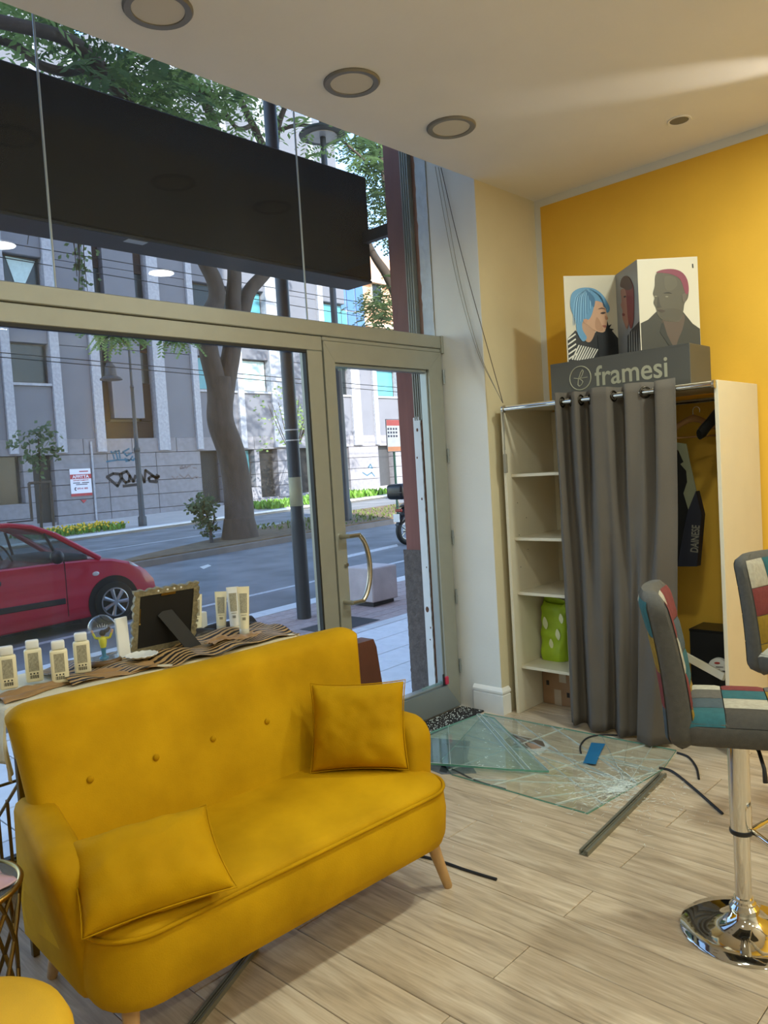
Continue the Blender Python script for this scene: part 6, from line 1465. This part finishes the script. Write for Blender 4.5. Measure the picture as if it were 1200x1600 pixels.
# ================================================================ BROKEN GLASS ON THE FLOOR
M['doormat'] = mat('dark_coir_mat', '2b2927', .98, var=.35, scale=90, bump=.9, bscale=300)
mt_ = thing('doormat', 'dark doormat in front of the glass door sprinkled with glass', 'doormat', (3.3, 3.02, 0))
MB().box((2.75, 2.94, 0.0003), (3.862, 3.118, .010), bev=.003).build('mat', M['doormat'], mt_)
M['shard'] = glassmat('broken_pane_glass', (.97, .99, .983), haze=.02, hazecol=(.8, .9, .87), ior=1.35); M['shard2'] = glassmat('upper_pane_glass', (.88, .97, .95), haze=.10, hazecol=(.62, .82, .80), ior=1.4)
M['innercrack'] = glassmat('crack_face', (.9, .96, .94), haze=.45, hazecol=(.85, .93, .9), ior=1.5)
M['edge'] = mat('green_glass_edge', '5f9a86', .15, var=.15, scale=30, spec=.8); M['crush'] = mat('crushed_glass', 'dfe9e4', .25, var=.1, scale=60, spec=.8)
def clip(poly, p, n_):
    out = []; L = len(poly)
    for i in range(L):
        a, b = poly[i], poly[(i + 1) % L]; da = (a - p).dot(n_); db = (b - p).dot(n_)
        if da >= 0: out.append(a)
        if (da >= 0) != (db >= 0): out.append(a.lerp(b, da / (da - db)))
    return out
def area(p): return abs(sum(p[i].x * p[(i + 1) % len(p)].y - p[(i + 1) % len(p)].x * p[i].y for i in range(len(p)))) / 2
def split(polys, p, n_):
    o = []
    for q in polys:
        for s_ in (1, -1):
            c = clip(q, p, n_ * s_)
            if len(c) >= 3 and area(c) > 2e-5: o.append(c)
    return o
def onedge(a, b, poly):
    for i in range(len(poly)):
        p, q = poly[i], poly[(i + 1) % len(poly)]; d_ = (q - p).normalized(); n_ = Vector((-d_.y, d_.x))
        if abs((a - p).dot(n_)) < 1e-4 and abs((b - p).dot(n_)) < 1e-4: return True
    return False
def build_shards(o, polys, z, th, mats, tiltf, gap, outline):
    for q in polys:
        c = sum(q, Vector((0, 0))) / len(q); sh = [c + (p - c) * (1 - gap / max(.02, (p - c).length)) for p in q]
        if area(sh) < 1.5e-5: continue
        tx, ty = random.gauss(0, tiltf(c)), random.gauss(0, tiltf(c)); dz = abs(random.gauss(0, tiltf(c) * .05))
        zz = lambda p: z + dz + max(-.002, (p.x - c.x) * tx + (p.y - c.y) * ty)
        n = len(sh); m = MB(); m.add([(p.x, p.y, zz(p)) for p in sh] + [(p.x, p.y, zz(p) + th) for p in sh], [list(range(n))[::-1], list(range(n, 2 * n))])
        m.k = 1
        m.f += [[i, (i + 1) % n, n + (i + 1) % n, n + i] for i in range(n)]; m.mi += [1 if onedge(q[i], q[(i + 1) % n], outline) else 2 for i in range(n)]
        m.build('glass_shard', mats, o)
random.seed(31)
I = F0(985, 1228).xy; I2 = F0(905, 1258).xy
pg = thing('shattered_pane', 'shattered sheet of door glass lying on the plank floor', 'broken glass', (3.4, 2.2, 0))
poly = [Vector(p) for p in (F0(757, 1116).xy, F0(1057, 1174).xy, F0(1036, 1204).xy, F0(918, 1273).xy, F0(706, 1212).xy, F0(690, 1190).xy)]
POLY1 = list(poly); polys = [poly]
for k in range(11):
    a = PI * k / 11 + random.uniform(-.1, .1); polys = split(polys, I + Vector((random.gauss(0, .02), random.gauss(0, .02))), Vector((math.cos(a), math.sin(a))))
A1, A2 = F0(745, 1115).xy, F0(860, 1205).xy
for (p0, p1) in [((795, 1118), (965, 1245)), ((760, 1120), (905, 1230)), ((880, 1140), (700, 1205)), ((820, 1215), (1010, 1165)), ((900, 1180), (1050, 1190))]:
    a, b = F0(*p0).xy, F0(*p1).xy; d_ = (b - a).normalized(); polys = split(polys, a, Vector((-d_.y, d_.x)))
near = [q for q in polys if (sum(q, Vector((0, 0))) / len(q) - I).length < .34]; far = [q for q in polys if q not in near]
for k in range(7):
    a = random.uniform(0, PI); near = split(near, I + Vector((random.gauss(0, .13), random.gauss(0, .13))), Vector((math.cos(a), math.sin(a))))
allp = far + near; allp.sort(key=area, reverse=True)
build_shards(pg, allp[:290], .0012, .007, [M['shard'], M['edge'], M['innercrack']], lambda c: .003 + .012 * max(0, 1 - (c - I).length / .4), .0007, POLY1)
# crushed white filaments along the cracks
mb = MB(); random.seed(3)
def filament(a, b, z, w_):
    d_ = (b - a); n_ = Vector((-d_.y, d_.x)).normalized() * w_
    mb.add([(a.x - n_.x, a.y - n_.y, z), (a.x + n_.x, a.y + n_.y, z), (b.x + n_.x * .4, b.y + n_.y * .4, z), (b.x - n_.x * .4, b.y - n_.y * .4, z), ((a.x + b.x) / 2, (a.y + b.y) / 2, z + w_ * 1.4)], [(0, 1, 4), (1, 2, 4), (2, 3, 4), (3, 0, 4)])
for q in near:
    c = sum(q, Vector((0, 0))) / len(q)
    for i in range(len(q)):
        if random.random() < .62 * max(.15, 1 - (c - I).length / .36): filament(q[i], q[(i + 1) % len(q)], .0095, random.uniform(.0006, .0019))
for q in far:
    for i in range(len(q)):
        a, b = q[i], q[(i + 1) % len(q)]
        if random.random() < .4: t0 = random.uniform(0, .6); t1 = t0 + random.uniform(.1, .35); filament(a.lerp(b, t0), a.lerp(b, min(1, t1)), .0095, random.uniform(.0005, .0014))
for _ in range(950):
    r = abs(random.gauss(0, .17)); a = random.uniform(0, 2 * PI); p = I * .72 + I2 * .28 + Vector((math.cos(a), math.sin(a))) * r; b = random.uniform(0, 2 * PI); filament(p, p + Vector((math.cos(b), math.sin(b))) * random.uniform(.008, .045), .0098, random.uniform(.0004, .0012))
mb.build('crack_crush', M['crush'], pg, kind='stuff')
# second, greener sheet on top at the left
p2 = thing('upper_glass_sheet', 'greenish triangular sheet of broken glass lying over the shattered pane', 'broken glass', (3.3, 2.6, .012))
poly = [Vector(p) for p in (F0(640, 1160, .02).xy, F0(676, 1143, .02).xy, F0(748, 1116, .02).xy, F0(772, 1122, .02).xy, F0(858, 1205, .02).xy, F0(800, 1203, .02).xy, F0(660, 1192, .02).xy)]
POLY2 = list(poly); polys = [poly]; random.seed(4)
for (p0, p1) in [((752, 1118), (830, 1205)), ((700, 1130), (704, 1200)), ((765, 1122), (855, 1203)), ((760, 1135), (820, 1204))]:
    a, b = F0(*p0, .02).xy, F0(*p1, .02).xy; d_ = (b - a).normalized(); polys = split(polys, a, Vector((-d_.y, d_.x)))
build_shards(p2, polys, .0135, .010, [M['shard2'], M['edge'], M['innercrack']], lambda c: .003, .001, POLY2)
mb = MB()
for q in polys:
    for i in range(len(q)):
        if random.random() < .7: filament(q[i], q[(i + 1) % len(q)], .0255, random.uniform(.0006, .0016))
for _ in range(60):
    a = F0(random.uniform(745, 850), random.uniform(1125, 1200), .02).xy; b = random.uniform(0, 6.3); filament(a, a + Vector((math.cos(b), math.sin(b))) * random.uniform(.006, .02), .026, .0014)
mb.build('crack_crush', M['crush'], p2, kind='stuff')
# crumbs
mb = MB(); random.seed(12)
def crumb(p, s_):
    z = p[2]; r = [random.uniform(.6, 1.2) * s_ for _ in range(4)]
    mb.add([(p[0] - r[0], p[1], z), (p[0], p[1] - r[1], z), (p[0] + r[2], p[1], z), (p[0], p[1] + r[3], z), (p[0], p[1], z + s_)], [(0, 1, 4), (1, 2, 4), (2, 3, 4), (3, 0, 4), (3, 2, 1, 0)])
for _ in range(420): crumb((random.uniform(3.0, 3.85), random.uniform(2.95, 3.11), .010), random.uniform(.002, .005))
for _ in range(160):
    q = F0(random.uniform(690, 1110), random.uniform(1120, 1330)); crumb((q.x, q.y, .0004), random.uniform(.0012, .003))
o = mb.build('glass_crumbs', M['crush'], None, kind='stuff'); tag(o, 'tiny glass crumbs scattered over the doormat and floor', 'glass')
# aluminium glazing rail, rubber seals, tape, prints
M['railgrey'] = mat('olive_grey_aluminium', '7c7b6c', .4, metal=.35, var=.08, scale=10)
def rail(a, b, w_, h_, label):
    d_ = (b - a); m = frame(a, d_, Vector((-d_.y, d_.x, 0))); L = d_.length
    o = thing('glazing_rail', label, 'metal rail', a)
    mb = MB(m); mb.prism([(-w_ / 2, .0004), (w_ / 2, .0004), (w_ / 2, h_), (w_ * .22, h_), (w_ * .22, h_ * .8), (w_ * .34, h_ * .8), (w_ * .34, h_ * .2), (-w_ * .34, h_ * .2), (-w_ * .34, h_ * .8), (-w_ * .22, h_ * .8), (-w_ * .22, h_), (-w_ / 2, h_)], 0, 0, L)
    mb.build('profile', M['railgrey'], o)
    MB(m).tube([(0.01, 0, h_ * .85), (L - .01, 0, h_ * .85)], h_ * .13, 6).build('insert', M['railgrey'], o)
rail(F0(912, 1337), F0(1036, 1213), .036, .020, 'grey-green aluminium rail lying along the edge of the shattered pane')
rail(F0(300, 1610), F0(398, 1484), .03, .016, 'grey-green aluminium rail lying on the floor under the sofa')
M['rubber'] = mat('black_rubber_seal', '17181a', .55)
for pts, r, lab in [([(1058, 1176), (1076, 1183), (1088, 1199), (1092, 1217)], .0055, 'short curved black rubber strip at the far right corner of the pane'),
                    ([(1030, 1200), (1050, 1205), (1080, 1228), (1129, 1271)], .006, 'longer black rubber strip sticking out past the pane towards the stool'),
                    ([(908, 1178), (907, 1165), (918, 1153), (940, 1148), (965, 1149)], .005, 'black rubber strip looped beside the blue tape in front of the curtain'),
                    ([(635, 1333), (680, 1343), (730, 1360), (776, 1374)], .0055, 'straight black rubber strip lying behind the front sofa leg'),
                    ([(690, 1196), (712, 1204), (745, 1220), (790, 1233)], .004, 'black rubber strip along the near edge of the pane beside the sofa')]:
    q = [F0(x, y, r) for x, y in pts]; tag(MB().tube(catmull(q), r, 7).build('rubber_seal', M['rubber'], None, smooth=70), lab, 'rubber strip', 'black rubber glazing seals')
M['bluetape'] = mat('blue_tape', '1f6a96', .4)
q = [F0(x, y, .011) for x, y in ((924, 1160), (946, 1162), (940, 1172), (931, 1194), (911, 1192), (917, 1178))]
mb = MB(); n = len(q); mb.add(q + [p - Vector((0, 0, .001)) for p in q], [list(range(n)), list(range(n, 2 * n))[::-1]] + [(i, (i + 1) % n, n + (i + 1) % n, n + i) for i in range(n)])
tag(mb.build('blue_tape', M['bluetape'], None), 'torn piece of blue tape lying on the shattered pane', 'tape')
M['ph_brown'] = mat('photo_brown', '5a4032', .4); M['ph_skin'] = mat('photo_skin', 'b58a70', .4); M['ph_white'] = mat('photo_white', 'd8d4cc', .4); M['ph_grey'] = mat('photo_grey', '55585c', .4, var=.4, scale=12); M['ph_black'] = mat('photo_black', '1f1f22', .4)
def decal(pts, z, mt, name, par):
    q = [F0(x, y, z) for x, y in pts]; n = len(q); mb = MB(); mb.add(q + [p - Vector((0, 0, .0004)) for p in q], [list(range(n)), list(range(n, 2 * n))[::-1]] + [(i, (i + 1) % n, n + (i + 1) % n, n + i) for i in range(n)]); return mb.build(name, M[mt], par)
o = thing('fallen_photo', 'torn portrait photo under the broken glass in front of the shelves', 'photo', F0(820, 1165, 0))
decal([(785, 1158), (800, 1146), (850, 1158), (860, 1165), (842, 1180), (800, 1172)], .0008, 'ph_white', 'paper', o); decal([(787, 1157), (800, 1147), (848, 1158), (852, 1166), (836, 1170), (800, 1168)], .00105, 'ph_brown', 'hair_print', o); decal([(822, 1160), (842, 1163), (846, 1169), (830, 1170)], .0013, 'ph_skin', 'face_print', o); decal([(795, 1156), (808, 1153), (810, 1160), (800, 1164)], .0013, 'ph_skin', 'face_print', o)
o = thing('fallen_poster', 'dark printed poster under the greenish glass sheet by the sofa arm', 'poster', F0(700, 1180, 0))
decal([(640, 1150), (735, 1158), (730, 1185), (745, 1208), (690, 1210), (640, 1190)], .0008, 'ph_grey', 'paper', o); decal([(690, 1162), (732, 1160), (728, 1168), (712, 1172), (708, 1184), (692, 1188)], .00105, 'ph_black', 'figure_print', o); decal([(690, 1196), (703, 1197), (698, 1208), (686, 1205)], .00105, 'ph_black', 'print_block', o)
